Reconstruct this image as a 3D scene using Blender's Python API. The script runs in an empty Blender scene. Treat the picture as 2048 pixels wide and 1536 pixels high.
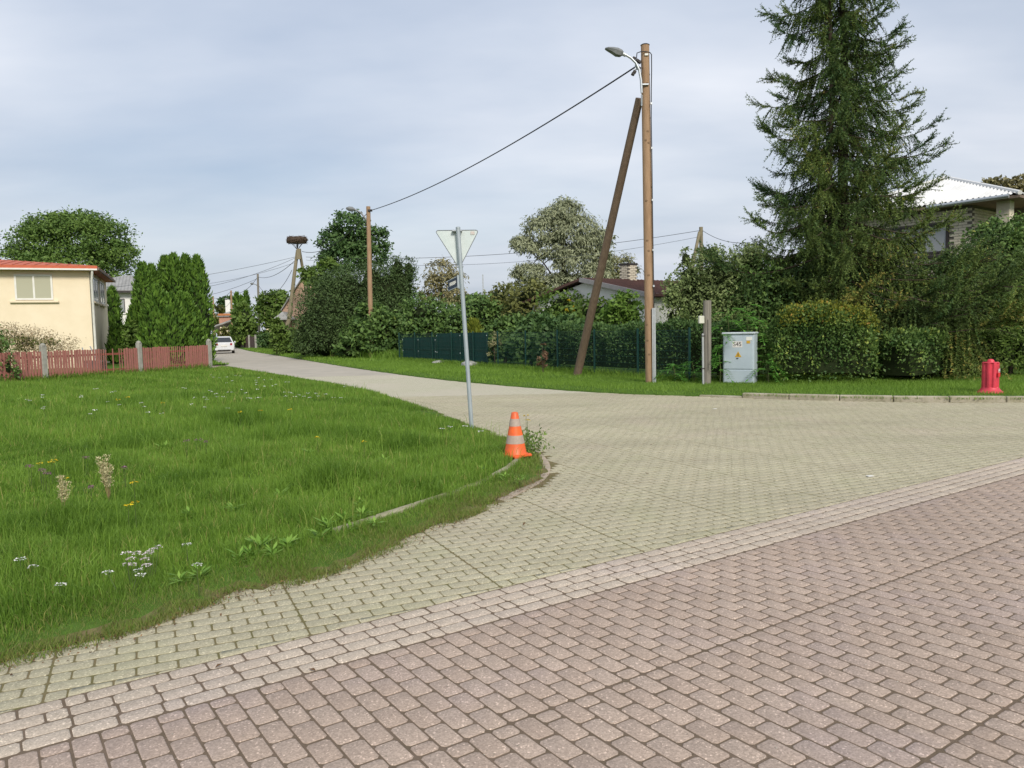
import bpy, bmesh, math, random
import numpy as np
from mathutils import Matrix, Vector

SC = bpy.context.scene
COL = SC.collection
R = math.radians
RNG = np.random.default_rng(7)
random.seed(7)

# ------------------------------------------------------------------ camera
F = 1540.0; H = 1.62                     # focal length in photo pixels (2048 wide), eye height in metres
PITCH = math.atan((768 - 659) / F); ROLL = R(1.2)
fw = np.array([0, math.cos(PITCH), -math.sin(PITCH)])
_r0 = np.array([1.0, 0, 0]); _u0 = np.cross(_r0, fw)
rt = math.cos(ROLL) * _r0 - math.sin(ROLL) * _u0
up = math.sin(ROLL) * _r0 + math.cos(ROLL) * _u0
cam = bpy.data.cameras.new('camera'); cam.sensor_fit = 'HORIZONTAL'; cam.sensor_width = 36
cam.lens = 36 * F / 2048; cam.clip_end = 5000; cam.clip_start = 0.05
camo = bpy.data.objects.new('camera', cam); COL.objects.link(camo)
M = Matrix.Identity(4)
for i in range(3):
    M[i][0] = rt[i]; M[i][1] = up[i]; M[i][2] = -fw[i]
M[2][3] = H
camo.matrix_world = M
SC.camera = camo

# ------------------------------------------------------------------ sky, sun, exposure
SUN_AZ = math.atan2(0.32, -0.95); SUN_EL = R(36)      # sun stands behind the camera, a little to the right
SUN = Vector((math.cos(SUN_EL) * math.sin(SUN_AZ), math.cos(SUN_EL) * math.cos(SUN_AZ), math.sin(SUN_EL)))
W = bpy.data.worlds.new('World'); SC.world = W; W.use_nodes = True
wn = W.node_tree.nodes; wl = W.node_tree.links
wn.clear()
def wnode(t, **k):
    n = wn.new(t)
    for a, b in k.items(): setattr(n, a, b)
    return n
sky = wnode('ShaderNodeTexSky', sky_type='NISHITA', sun_disc=False, sun_elevation=SUN_EL, sun_rotation=SUN_AZ,
            air_density=1.0, dust_density=2.0, ozone_density=1.0)
tc = wnode('ShaderNodeTexCoord')
sep = wnode('ShaderNodeSeparateXYZ'); wl.new(tc.outputs['Generated'], sep.inputs[0])
zz = wnode('ShaderNodeMath', operation='MAXIMUM'); wl.new(sep.outputs[2], zz.inputs[0]); zz.inputs[1].default_value = 0.0
za = wnode('ShaderNodeMath', operation='ADD'); wl.new(zz.outputs[0], za.inputs[0]); za.inputs[1].default_value = 0.22
dv = wnode('ShaderNodeVectorMath', operation='DIVIDE'); wl.new(tc.outputs['Generated'], dv.inputs[0])
cmb = wnode('ShaderNodeCombineXYZ')
for i in range(3): wl.new(za.outputs[0], cmb.inputs[i])
wl.new(cmb.outputs[0], dv.inputs[1])
mp = wnode('ShaderNodeMapping'); wl.new(dv.outputs[0], mp.inputs[0]); mp.inputs['Scale'].default_value = (0.55, 1.0, 0.6)
mp.inputs['Location'].default_value = (3.1, 1.7, 0)
nz = wnode('ShaderNodeTexNoise'); nz.inputs['Scale'].default_value = 0.9; nz.inputs['Detail'].default_value = 6
nz.inputs['Roughness'].default_value = 0.5; wl.new(mp.outputs[0], nz.inputs['Vector'])
cov = wnode('ShaderNodeMapRange'); wl.new(nz.outputs[0], cov.inputs[0])
cov.inputs[1].default_value = 0.33; cov.inputs[2].default_value = 0.62; cov.inputs[3].default_value = 0.52; cov.inputs[4].default_value = 0.97
nz2 = wnode('ShaderNodeTexNoise'); nz2.inputs['Scale'].default_value = 1.7; nz2.inputs['Detail'].default_value = 5
wl.new(mp.outputs[0], nz2.inputs['Vector'])
cr2 = wnode('ShaderNodeMapRange'); wl.new(nz2.outputs[0], cr2.inputs[0]); cr2.inputs[1].default_value = 0.26; cr2.inputs[2].default_value = 0.70
ccol = wnode('ShaderNodeMix', data_type='RGBA'); wl.new(cr2.outputs[0], ccol.inputs[0])
ccol.inputs[6].default_value = (4.8, 5.4, 6.45, 1); ccol.inputs[7].default_value = (7.5, 7.75, 8.3, 1)
mixc = wnode('ShaderNodeMix', data_type='RGBA'); wl.new(cov.outputs[0], mixc.inputs[0])
wl.new(sky.outputs[0], mixc.inputs[6]); wl.new(ccol.outputs[2], mixc.inputs[7])
# an overcast sky brightens towards the zenith
zg = wnode('ShaderNodeMath', operation='MULTIPLY_ADD'); wl.new(zz.outputs[0], zg.inputs[0]); zg.inputs[1].default_value = 0.45; zg.inputs[2].default_value = 0.88
sc_ = wnode('ShaderNodeVectorMath', operation='SCALE'); wl.new(mixc.outputs[2], sc_.inputs[0]); wl.new(zg.outputs[0], sc_.inputs['Scale'])
bg = wnode('ShaderNodeBackground'); bg.inputs[1].default_value = 0.10
wl.new(sc_.outputs[0], bg.inputs[0])
wo = wnode('ShaderNodeOutputWorld'); wl.new(bg.outputs[0], wo.inputs[0])
sl = bpy.data.lights.new('sun', 'SUN'); sl.energy = 2.6; sl.angle = R(14); sl.color = (1.0, 0.93, 0.82)
so = bpy.data.objects.new('sun', sl); COL.objects.link(so)
so.rotation_euler = (-SUN).to_track_quat('-Z', 'Y').to_euler()
VS = SC.view_settings
VS.view_transform = 'Standard'; VS.look = 'None'; VS.exposure = 0.29; VS.gamma = 1; VS.use_curve_mapping = False
SC.cycles.use_denoising = True
try: SC.cycles.denoiser = 'OPENIMAGEDENOISE'
except Exception: pass
SC.cycles.max_bounces = 6; SC.cycles.diffuse_bounces = 3; SC.cycles.glossy_bounces = 2
SC.cycles.transmission_bounces = 4; SC.cycles.transparent_max_bounces = 6
SC.cycles.caustics_reflective = False; SC.cycles.caustics_refractive = False

# ------------------------------------------------------------------ photo pixel -> world helpers (distance Y always chosen from the ground)
def G(x, y, z=0.0):
    d = fw + (x - 1024) / F * rt - (y - 768) / F * up
    t = (z - H) / d[2]
    return np.array([0, 0, H]) + t * d
def XA(px, Y, z=0.0):
    k = (px - 1024) / F; q = z - H
    return (k * (Y * fw[1] + q * fw[2]) - Y * rt[1] - q * rt[2]) / (rt[0] - k * fw[0])
def ZA(py, X, Y):
    k = (768 - py) / F
    return H + (k * (X * fw[0] + Y * fw[1]) - X * up[0] - Y * up[1]) / (up[2] - k * fw[2])
def P(px, py, Y):
    d = fw + (px - 1024) / F * rt - (py - 768) / F * up
    return np.array([0, 0, H]) + d * (Y / d[1])
def PROJ(p):
    q = np.atleast_2d(p) - np.array([0, 0, H]); zc = q @ fw
    zs = np.where(zc > 0.05, zc, 0.05)
    return 1024 + F * (q @ rt) / zs, 768 - F * (q @ up) / zs, zc

# ------------------------------------------------------------------ materials
def nt(name):
    m = bpy.data.materials.new(name); m.use_nodes = True
    n = m.node_tree.nodes; b = n['Principled BSDF']
    return m, n, m.node_tree.links, b
def setp(b, rough=0.7, spec=0.3, metal=0.0):
    b.inputs['Roughness'].default_value = rough; b.inputs['Specular IOR Level'].default_value = spec
    b.inputs['Metallic'].default_value = metal
def c4(c): return (c[0], c[1], c[2], 1)
def mat(name, c1, c2=None, scale=4.0, rough=0.75, spec=0.3, metal=0.0, bump=0.0, bscale=60.0, stretch=(1, 1, 1), lo=0.35, hi=0.65, streak=None):
    m, n, l, b = nt(name); setp(b, rough, spec, metal)
    g = n.new('ShaderNodeNewGeometry')
    mpn = n.new('ShaderNodeMapping'); mpn.inputs['Scale'].default_value = stretch; l.new(g.outputs['Position'], mpn.inputs[0])
    if c2 is None: c2 = tuple(x * 0.82 for x in c1)
    t = n.new('ShaderNodeTexNoise'); t.inputs['Scale'].default_value = scale; t.inputs['Detail'].default_value = 5
    t.inputs['Roughness'].default_value = 0.6
    l.new(mpn.outputs[0], t.inputs['Vector'])
    mr = n.new('ShaderNodeMapRange'); l.new(t.outputs[0], mr.inputs[0]); mr.inputs[1].default_value = lo; mr.inputs[2].default_value = hi
    x = n.new('ShaderNodeMix'); x.data_type = 'RGBA'; l.new(mr.outputs[0], x.inputs[0])
    x.inputs[6].default_value = c4(c1); x.inputs[7].default_value = c4(c2)
    l.new(x.outputs[2], b.inputs['Base Color'])
    if bump:
        t2 = n.new('ShaderNodeTexNoise'); t2.inputs['Scale'].default_value = bscale; t2.inputs['Detail'].default_value = 4
        l.new(mpn.outputs[0], t2.inputs['Vector'])
        bp = n.new('ShaderNodeBump'); bp.inputs['Strength'].default_value = bump; bp.inputs['Distance'].default_value = 0.01
        l.new(t2.outputs[0], bp.inputs['Height']); l.new(bp.outputs[0], b.inputs['Normal'])
    return m
def leafmat(name, c1, c2, c3=None, trans=0.28, rough=0.55, spec=0.25):
    """leaf colour from the per-leaf value 'v' (varies per leaf, and with the lumps of thujas and hedges)"""
    m, n, l, b = nt(name); setp(b, rough, spec)
    a = n.new('ShaderNodeAttribute'); a.attribute_name = 'v'
    r = n.new('ShaderNodeValToRGB'); l.new(a.outputs['Fac'], r.inputs[0])
    r.color_ramp.elements[0].color = c4(c1); r.color_ramp.elements[1].color = c4(c2)
    if c3 is not None:
        e = r.color_ramp.elements.new(0.93); e.color = c4(c2)
        r.color_ramp.elements[2].color = c4(c3)
    l.new(r.outputs[0], b.inputs['Base Color'])
    if trans:
        tr = n.new('ShaderNodeBsdfTranslucent'); l.new(r.outputs[0], tr.inputs[0])
        ms = n.new('ShaderNodeMixShader'); ms.inputs[0].default_value = trans
        l.new(b.outputs[0], ms.inputs[1]); l.new(tr.outputs[0], ms.inputs[2])
        l.new(ms.outputs[0], n['Material Output'].inputs[0])
    return m
def glassmat(name, tint, rough=0.06, spec=0.6):
    m, n, l, b = nt(name); setp(b, rough, spec); b.inputs['Base Color'].default_value = c4(tint); return m
def pavermat(name, c1, c2, c3, moss=(0.12, 0.13, 0.05), mossamt=0.0):
    """washed-concrete paver: per-paver tint, aggregate speckle, broad weathering"""
    m, n, l, b = nt(name); setp(b, 0.85, 0.18)
    g = n.new('ShaderNodeNewGeometry')
    a = n.new('ShaderNodeAttribute'); a.attribute_name = 'v'
    oi = n.new('ShaderNodeObjectInfo')
    ad = n.new('ShaderNodeMath'); ad.operation = 'ADD'; l.new(a.outputs['Fac'], ad.inputs[0]); l.new(oi.outputs['Random'], ad.inputs[1])
    fr = n.new('ShaderNodeMath'); fr.operation = 'FRACT'; l.new(ad.outputs[0], fr.inputs[0])
    x1 = n.new('ShaderNodeMix'); x1.data_type = 'RGBA'; l.new(fr.outputs[0], x1.inputs[0])
    x1.inputs[6].default_value = c4(c1); x1.inputs[7].default_value = c4(c2)
    t = n.new('ShaderNodeTexNoise'); t.inputs['Scale'].default_value = 1.1; t.inputs['Detail'].default_value = 4
    l.new(g.outputs['Position'], t.inputs['Vector'])
    mr = n.new('ShaderNodeMapRange'); l.new(t.outputs[0], mr.inputs[0]); mr.inputs[1].default_value = 0.52; mr.inputs[2].default_value = 0.72
    x2 = n.new('ShaderNodeMix'); x2.data_type = 'RGBA'; l.new(mr.outputs[0], x2.inputs[0])
    l.new(x1.outputs[2], x2.inputs[6]); x2.inputs[7].default_value = c4(c3)
    # speckle
    v = n.new('ShaderNodeTexVoronoi'); v.inputs['Scale'].default_value = 140; l.new(g.outputs['Position'], v.inputs['Vector'])
    sx = n.new('ShaderNodeSeparateColor'); l.new(v.outputs['Color'], sx.inputs[0])
    sr = n.new('ShaderNodeMapRange'); l.new(sx.outputs[0], sr.inputs[0]); sr.inputs[1].default_value = 0; sr.inputs[2].default_value = 1
    sr.inputs[3].default_value = 0.79; sr.inputs[4].default_value = 1.17
    wh = n.new('ShaderNodeMath'); wh.operation = 'GREATER_THAN'; l.new(sx.outputs[1], wh.inputs[0]); wh.inputs[1].default_value = 0.955
    wm = n.new('ShaderNodeMath'); wm.operation = 'MULTIPLY_ADD'; l.new(wh.outputs[0], wm.inputs[0]); wm.inputs[1].default_value = 0.55; l.new(sr.outputs[0], wm.inputs[2])
    ml = n.new('ShaderNodeVectorMath'); ml.operation = 'SCALE'; l.new(x2.outputs[2], ml.inputs[0]); l.new(wm.outputs[0], ml.inputs['Scale'])
    out = ml.outputs[0]
    if mossamt:
        t3 = n.new('ShaderNodeTexNoise'); t3.inputs['Scale'].default_value = 2.2; t3.inputs['Detail'].default_value = 6
        l.new(g.outputs['Position'], t3.inputs['Vector'])
        m3 = n.new('ShaderNodeMapRange'); l.new(t3.outputs[0], m3.inputs[0]); m3.inputs[1].default_value = 0.48; m3.inputs[2].default_value = 0.7
        m3.inputs[4].default_value = mossamt
        x3 = n.new('ShaderNodeMix'); x3.data_type = 'RGBA'; l.new(m3.outputs[0], x3.inputs[0]); l.new(out, x3.inputs[6]); x3.inputs[7].default_value = c4(moss)
        out = x3.outputs[2]
    # trodden-in dirt and tyre-swept patches
    md = n.new('ShaderNodeMapping'); md.inputs['Rotation'].default_value = (0, 0, 0.5); md.inputs['Scale'].default_value = (0.35, 1.0, 1.0); l.new(g.outputs['Position'], md.inputs[0])
    td = n.new('ShaderNodeTexNoise'); td.inputs['Scale'].default_value = 0.8; td.inputs['Detail'].default_value = 7; td.inputs['Roughness'].default_value = 0.65; l.new(md.outputs[0], td.inputs['Vector'])
    rd = n.new('ShaderNodeMapRange'); l.new(td.outputs[0], rd.inputs[0]); rd.inputs[1].default_value = 0.3; rd.inputs[2].default_value = 0.7; rd.inputs[3].default_value = 0.84; rd.inputs[4].default_value = 1.08
    xd = n.new('ShaderNodeVectorMath'); xd.operation = 'SCALE'; l.new(out, xd.inputs[0]); l.new(rd.outputs[0], xd.inputs['Scale'])
    out = xd.outputs[0]
    l.new(out, b.inputs['Base Color'])
    bp = n.new('ShaderNodeBump'); bp.inputs['Strength'].default_value = 0.5; bp.inputs['Distance'].default_value = 0.003
    l.new(sx.outputs[0], bp.inputs['Height']); l.new(bp.outputs[0], b.inputs['Normal'])
    return m

# ------------------------------------------------------------------ object helpers
def tag(o, label=None, cat=None, group=None, kind=None):
    if label: o['label'] = label
    if cat: o['category'] = cat
    if group: o['group'] = group
    if kind: o['kind'] = kind
    return o
def thing(name, label, cat, loc=(0, 0, 0), group=None):
    o = bpy.data.objects.new(name, None); COL.objects.link(o)
    o.location = loc; o.empty_display_size = 0.2
    return tag(o, label, cat, group)
def wloc(o):
    v = Vector((0, 0, 0))
    while o is not None:
        v += o.location; o = o.parent
    return v
def link(name, me, m=None, parent=None):
    o = bpy.data.objects.new(name, me); COL.objects.link(o)
    if parent is not None: o.parent = parent
    if m is not None and not me.materials: me.materials.append(m)
    return o
def npmesh(name, V, loops, totals, v=None, smooth=False):
    me = bpy.data.meshes.new(name)
    V = np.asarray(V, dtype=np.float32).reshape(-1, 3); loops = np.asarray(loops, dtype=np.int32).ravel(); totals = np.asarray(totals, dtype=np.int32).ravel()
    me.vertices.add(len(V)); me.vertices.foreach_set('co', V.ravel())
    me.loops.add(len(loops)); me.loops.foreach_set('vertex_index', loops)
    me.polygons.add(len(totals)); st = np.concatenate([[0], np.cumsum(totals)[:-1]]).astype(np.int32)
    me.polygons.foreach_set('loop_start', st); me.polygons.foreach_set('loop_total', totals)
    if smooth: me.polygons.foreach_set('use_smooth', np.ones(len(totals), dtype=bool))
    if v is not None:
        at = me.attributes.new('v', 'FLOAT', 'POINT'); at.data.foreach_set('value', np.asarray(v, dtype=np.float32).ravel())
    me.update(calc_edges=True)
    return me
class MB:
    """collects shapes in world coordinates; build() links them as one mesh object"""
    def __init__(s): s.v = []; s.f = []
    def add(s, vs, fs):
        k = len(s.v); s.v += [tuple(map(float, p)) for p in vs]; s.f += [tuple(i + k for i in q) for q in fs]; return s
    def box(s, c, size, ax=None, bev=0.0):
        c = np.array(c, float); h = np.array(size, float) / 2
        A = np.eye(3) if ax is None else np.array(ax, float)
        if bev <= 0:
            vs = [c + A.T @ (h * np.array(k)) for k in ((-1,-1,-1),(1,-1,-1),(1,1,-1),(-1,1,-1),(-1,-1,1),(1,-1,1),(1,1,1),(-1,1,1))]
            return s.add(vs, [(0,3,2,1),(4,5,6,7),(0,1,5,4),(1,2,6,5),(2,3,7,6),(3,0,4,7)])
        b = min(bev, h.min() * 0.9); vs = []; idx = {}
        for sx in (-1, 1):
            for sy in (-1, 1):
                for sz in (-1, 1):
                    for a in range(3):
                        q = h - b; q[a] = h[a]
                        idx[(sx, sy, sz, a)] = len(vs); vs.append(c + A.T @ (q * np.array((sx, sy, sz))))
        fs = []
        for a in range(3):
            o1, o2 = [k for k in range(3) if k != a]
            for sg in (-1, 1):
                ring = []
                for p, q in ((-1,-1),(1,-1),(1,1),(-1,1)):
                    k = [0,0,0]; k[a] = sg; k[o1] = p; k[o2] = q; ring.append(idx[(k[0],k[1],k[2],a)])
                fs.append(tuple(ring))
        for a in range(3):
            o1, o2 = [k for k in range(3) if k != a]
            for p in (-1, 1):
                for q in (-1, 1):
                    k0 = [0,0,0]; k1 = [0,0,0]; k0[a] = -1; k1[a] = 1
                    for k in (k0, k1): k[o1] = p; k[o2] = q
                    fs.append((idx[(*k0, o1)], idx[(*k1, o1)], idx[(*k1, o2)], idx[(*k0, o2)]))
        for sx in (-1, 1):
            for sy in (-1, 1):
                for sz in (-1, 1): fs.append(tuple(idx[(sx, sy, sz, a)] for a in range(3)))
        return s.add(vs, fs)
    def tube(s, pts, rad, n=8, cap=True):
        pts = [np.array(p, float) for p in pts]
        if not hasattr(rad, '__len__'): rad = [rad] * len(pts)
        vs = []; prev = None
        for i, p in enumerate(pts):
            d = pts[min(i + 1, len(pts) - 1)] - pts[max(i - 1, 0)]; d = d / (np.linalg.norm(d) + 1e-9)
            if prev is None:
                a = np.cross(d, (0, 0, 1)) if abs(d[2]) < 0.9 else np.cross(d, (0, 1, 0))
            else: a = prev - d * (prev @ d)
            a = a / (np.linalg.norm(a) + 1e-9); prev = a; b = np.cross(d, a)
            for k in range(n):
                t = 2 * math.pi * k / n; vs.append(p + rad[i] * (math.cos(t) * a + math.sin(t) * b))
        fs = []
        for i in range(len(pts) - 1):
            for k in range(n):
                fs.append((i*n + k, i*n + (k+1) % n, (i+1)*n + (k+1) % n, (i+1)*n + k))
        if cap: fs.append(tuple(range(n - 1, -1, -1))); fs.append(tuple((len(pts)-1)*n + k for k in range(n)))
        return s.add(vs, fs)
    def lathe(s, prof, c=(0,0,0), n=24, ax=None):
        A = np.eye(3) if ax is None else np.array(ax, float); c = np.array(c, float); vs = []
        for (r, z) in prof:
            for k in range(n):
                t = 2 * math.pi * k / n; vs.append(c + A.T @ np.array((r * math.cos(t), r * math.sin(t), z)))
        fs = []
        for i in range(len(prof) - 1):
            for k in range(n): fs.append((i*n + k, i*n + (k+1) % n, (i+1)*n + (k+1) % n, (i+1)*n + k))
        fs.append(tuple(range(n - 1, -1, -1))); fs.append(tuple((len(prof)-1)*n + k for k in range(n)))
        return s.add(vs, fs)
    def prism(s, poly, off):
        """poly: 3D points (planar); off: extrusion vector"""
        n = len(poly); off = np.array(off, float); a = [np.array(p, float) for p in poly]
        vs = a + [p + off for p in a]
        fs = [tuple(range(n - 1, -1, -1)), tuple(range(n, 2 * n))] + [(i, (i+1) % n, n + (i+1) % n, n + i) for i in range(n)]
        return s.add(vs, fs)
    def quad(s, a, b, c, d): return s.add([a, b, c, d], [(0, 1, 2, 3)])
    def build(s, name, m, parent=None, loc=None, smooth=False, v=None):
        o0 = wloc(parent) if parent is not None else Vector(loc if loc is not None else (0, 0, 0))
        me = bpy.data.meshes.new(name)
        me.from_pydata([(p[0]-o0[0], p[1]-o0[1], p[2]-o0[2]) for p in s.v], [], s.f)
        bm = bmesh.new(); bm.from_mesh(me); bmesh.ops.recalc_face_normals(bm, faces=bm.faces); bm.to_mesh(me); bm.free()
        if smooth:
            for p in me.polygons: p.use_smooth = True
            try: me.set_sharp_from_angle(angle=R(40))
            except Exception: pass
        me.update()
        o = link(name, me, m, parent)
        if parent is None: o.location = o0
        return o
def copy_tree(o, parent=None):
    c = o.copy(); COL.objects.link(c); c.parent = parent
    for ch in o.children: copy_tree(ch, c)
    return c
def axes(dx, dz=(0, 0, 1)):
    """rows: local x, y, z axes in world"""
    x = np.array(dx, float); x /= np.linalg.norm(x); z = np.array(dz, float); z -= x * (x @ z); z /= np.linalg.norm(z)
    return np.array([x, np.cross(z, x), z])
def inpoly(pts, poly):
    x, y = pts[:, 0], pts[:, 1]; c = np.zeros(len(pts), bool); n = len(poly)
    for i in range(n):
        x1, y1 = poly[i]; x2, y2 = poly[(i + 1) % n]
        k = (y1 > y) != (y2 > y)
        with np.errstate(divide='ignore', invalid='ignore'):
            c ^= k & (x < (x2 - x1) * (y - y1) / (y2 - y1 + 1e-12) + x1)
    return c
def dist_line(pts, line):
    d = np.full(len(pts), 1e9)
    for i in range(len(line) - 1):
        a = np.array(line[i]); b = np.array(line[i + 1]); ab = b - a
        t = np.clip(((pts - a) @ ab) / (ab @ ab), 0, 1)
        d = np.minimum(d, np.linalg.norm(pts - (a + t[:, None] * ab), axis=1))
    return d
def smoothline(pts, step):
    """Catmull-Rom through the points, resampled"""
    p = np.array(pts, float); q = np.vstack([2*p[0]-p[1], p, 2*p[-1]-p[-2]]); out = []
    for i in range(len(p) - 1):
        a, b, c, d = q[i], q[i+1], q[i+2], q[i+3]; n = max(2, int(np.linalg.norm(c - b) / step))
        for k in range(n):
            t = k / n
            out.append(0.5 * ((2*b) + (c-a)*t + (2*a-5*b+4*c-d)*t*t + (3*b-a-3*c+d)*t**3))
    out.append(p[-1]); return np.array(out)

# ------------------------------------------------------------------ leaves
def unit(a): return a / (np.linalg.norm(a, axis=-1, keepdims=True) + 1e-9)
def leafquads(c, d, nrm, ln, wd, fold=0.25):
    """rhombic leaves: base c, direction d, normal nrm, length, width -> verts (N,4,3)"""
    d = unit(d); s = unit(np.cross(d, nrm)); n2 = np.cross(s, d)
    ln = np.asarray(ln)[:, None]; wd = np.asarray(wd)[:, None]
    mid = c + d * ln * 0.45
    return np.stack([c, mid + s * wd * 0.5 + n2 * wd * fold, c + d * ln, mid - s * wd * 0.5 + n2 * wd * fold], axis=1)
def leafmesh(name, Q, v):
    n = len(Q)
    return npmesh(name, Q.reshape(-1, 3), np.arange(n * 4), np.full(n, 4), v=np.repeat(v, 4))
def rand_unit(n, rng=RNG): return unit(rng.normal(size=(n, 3)))
def crown_leaves(blobs, n, size, base, clump=26, up=0.35, spread=0.16, aspect=0.55, hang=0.0, shell=(0.62, 1.04), rng=RNG):
    """blobs: (cx,cy,cz,rx,ry,rz); leaves gather in clumps near each blob's surface"""
    vol = np.array([b[3]*b[4] + b[4]*b[5] + b[3]*b[5] for b in blobs]); ns = np.maximum(8, (n * vol / vol.sum())).astype(int)
    Qs = []; Vs = []
    for b, k in zip(blobs, ns):
        c = np.array(b[:3]); r = np.array(b[3:6]); nc = max(3, k // clump)
        u = rand_unit(nc, rng); u[:, 2] = np.where(u[:, 2] < -0.55, -u[:, 2], u[:, 2])
        rr = rng.uniform(shell[0], shell[1], nc) ** 0.7
        cc = c + u * r * rr[:, None]; cv = rng.uniform(0, 1, nc)
        i = rng.integers(0, nc, k)
        sp = r.mean() * spread
        p = cc[i] + rng.normal(size=(k, 3)) * sp * np.array([1, 1, 0.7])
        out = unit((p - c) / r)
        nrm = unit(out * 0.8 + rand_unit(k, rng) * 0.7 + np.array([0, 0, up]))
        d = unit(np.cross(nrm, rand_unit(k, rng)) + out * 0.4 + np.array([0, 0, -hang]))
        s = size * rng.uniform(0.6, 1.35, k)
        Qs.append(leafquads(p - np.array(base), d, nrm, s, s * aspect)); Vs.append(np.clip(0.55 * cv[i] + 0.45 * rng.uniform(0, 1, k), 0, 1))
    return np.concatenate(Qs), np.concatenate(Vs)
# ================================================================== MATERIALS
m_ground = mat('ground_grass', (0.06, 0.105, 0.02), (0.09, 0.14, 0.03), 0.6, 0.9, 0.1, bump=0.6, bscale=9)
m_lawn = mat('lawn_turf', (0.06, 0.115, 0.02), (0.085, 0.15, 0.028), 1.3, 0.95, 0.05, bump=0.8, bscale=30)
m_soil = mat('soil', (0.15, 0.125, 0.065), (0.09, 0.115, 0.03), 5.0, 0.95, 0.05, bump=0.9, bscale=45)
m_bed_red = mat('joint_sand', (0.18, 0.135, 0.10), (0.14, 0.108, 0.075), 7, 0.95, 0.05, bump=0.6, bscale=200)
m_bed_green = mat('joint_moss', (0.195, 0.157, 0.088), (0.15, 0.14, 0.062), 6, 0.95, 0.05, bump=0.6, bscale=200)
m_red = pavermat('paver_red', (0.372, 0.288, 0.23), (0.408, 0.322, 0.26), (0.375, 0.298, 0.262))
m_band = pavermat('paver_band', (0.455, 0.38, 0.305), (0.495, 0.42, 0.335), (0.46, 0.385, 0.325))
m_green = pavermat('paver_green', (0.385, 0.352, 0.245), (0.42, 0.385, 0.272), (0.42, 0.365, 0.275), mossamt=0.3, moss=(0.36, 0.365, 0.21))
m_border = pavermat('paver_border', (0.36, 0.30, 0.23), (0.42, 0.35, 0.27), (0.36, 0.3, 0.25), mossamt=0.4)
m_kerb = mat('kerb_concrete', (0.42, 0.38, 0.30), (0.27, 0.25, 0.17), 3.0, 0.9, 0.15, bump=0.5, bscale=90)
m_conc = mat('concrete', (0.36, 0.35, 0.31), (0.27, 0.265, 0.23), 5, 0.9, 0.15, bump=0.4, bscale=80)
def roadmat():
    m, n, l, b = nt('far_paving'); setp(b, 0.88, 0.12)
    g = n.new('ShaderNodeNewGeometry')
    mpn = n.new('ShaderNodeMapping'); mpn.inputs['Rotation'].default_value = (0, 0, -R(25.3)); l.new(g.outputs['Position'], mpn.inputs[0])
    bk = n.new('ShaderNodeTexBrick'); l.new(mpn.outputs[0], bk.inputs['Vector']); bk.inputs['Scale'].default_value = 1.0
    bk.inputs['Brick Width'].default_value = 0.178; bk.inputs['Row Height'].default_value = 0.1075; bk.inputs['Mortar Size'].default_value = 0.007
    bk.inputs['Color1'].default_value = (0.50, 0.475, 0.36, 1); bk.inputs['Color2'].default_value = (0.46, 0.44, 0.325, 1); bk.inputs['Mortar'].default_value = (0.22, 0.20, 0.12, 1)
    t = n.new('ShaderNodeTexNoise'); t.inputs['Scale'].default_value = 0.35; t.inputs['Detail'].default_value = 6; l.new(g.outputs['Position'], t.inputs['Vector'])
    mr = n.new('ShaderNodeMapRange'); l.new(t.outputs[0], mr.inputs[0]); mr.inputs[1].default_value = 0.4; mr.inputs[2].default_value = 0.65; mr.inputs[4].default_value = 0.55
    x = n.new('ShaderNodeMix'); x.data_type = 'RGBA'; l.new(mr.outputs[0], x.inputs[0]); l.new(bk.outputs[0], x.inputs[6]); x.inputs[7].default_value = (0.48, 0.43, 0.35, 1)
    l.new(x.outputs[2], b.inputs['Base Color']); return m
m_road = roadmat()
m_asphalt = mat('old_tarmac', (0.43, 0.39, 0.325), (0.37, 0.34, 0.285), 0.8, 0.92, 0.1, bump=0.4, bscale=80)

# ================================================================== GROUND, ROAD
def sheet(name, poly, z, m, kind='structure'):
    bm = bmesh.new(); vs = [bm.verts.new((p[0], p[1], z)) for p in poly]
    f = bm.faces.new(vs); f.normal_update()
    if f.normal.z < 0: f.normal_flip()
    bmesh.ops.triangulate(bm, faces=bm.faces)
    me = bpy.data.meshes.new(name); bm.to_mesh(me); bm.free()
    return tag(link(name, me, m), kind=kind)
gr = sheet('ground', [(900 * math.cos(t), 300 + 900 * math.sin(t)) for t in np.linspace(0, 2 * math.pi, 48, endpoint=False)], -0.10, m_ground)
# lawn outline (clockwise along the road), road edges
LAWN_EDGE = smoothline([(-3.9, 2.6), (-3.05, 3.3), (-2.59, 3.75), (-2.26, 4.07), (-1.84, 4.67), (-1.43, 4.98), (-1.06, 5.52), (-0.63, 6.35), (-0.14, 7.25),
                        (0.23, 8.1), (0.36, 8.8), (0.34, 9.6), (0.2, 10.4), (-0.15, 11.5), (-0.75, 13.1), (-2.15, 16.95), (-4.82, 22.84), (-9.96, 31.7), (-13.5, 37.6)], 0.12)
ROAD_L = [(-13.5, 37.6), (-17.5, 46), (-24.0, 60), (-33.0, 80), (-43.0, 102), (-52, 122), (-75, 172)]
ROAD_R = [(-68.5, 172), (-45.5, 122), (-36.7, 102.6), (-26.5, 78), (-17.4, 57.8), (-7.6, 36.1), (-2.8, 26.4), (0.36, 21.4), (2.52, 18.84), (4.3, 17.56)]
KERB_R = smoothline([(4.3, 17.56), (4.85, 17.15), (5.8, 16.5), (6.93, 15.85), (8.3, 15.3), (9.86, 14.9), (12, 14.6), (16, 14.4), (24, 14.4)], 0.3)
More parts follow.
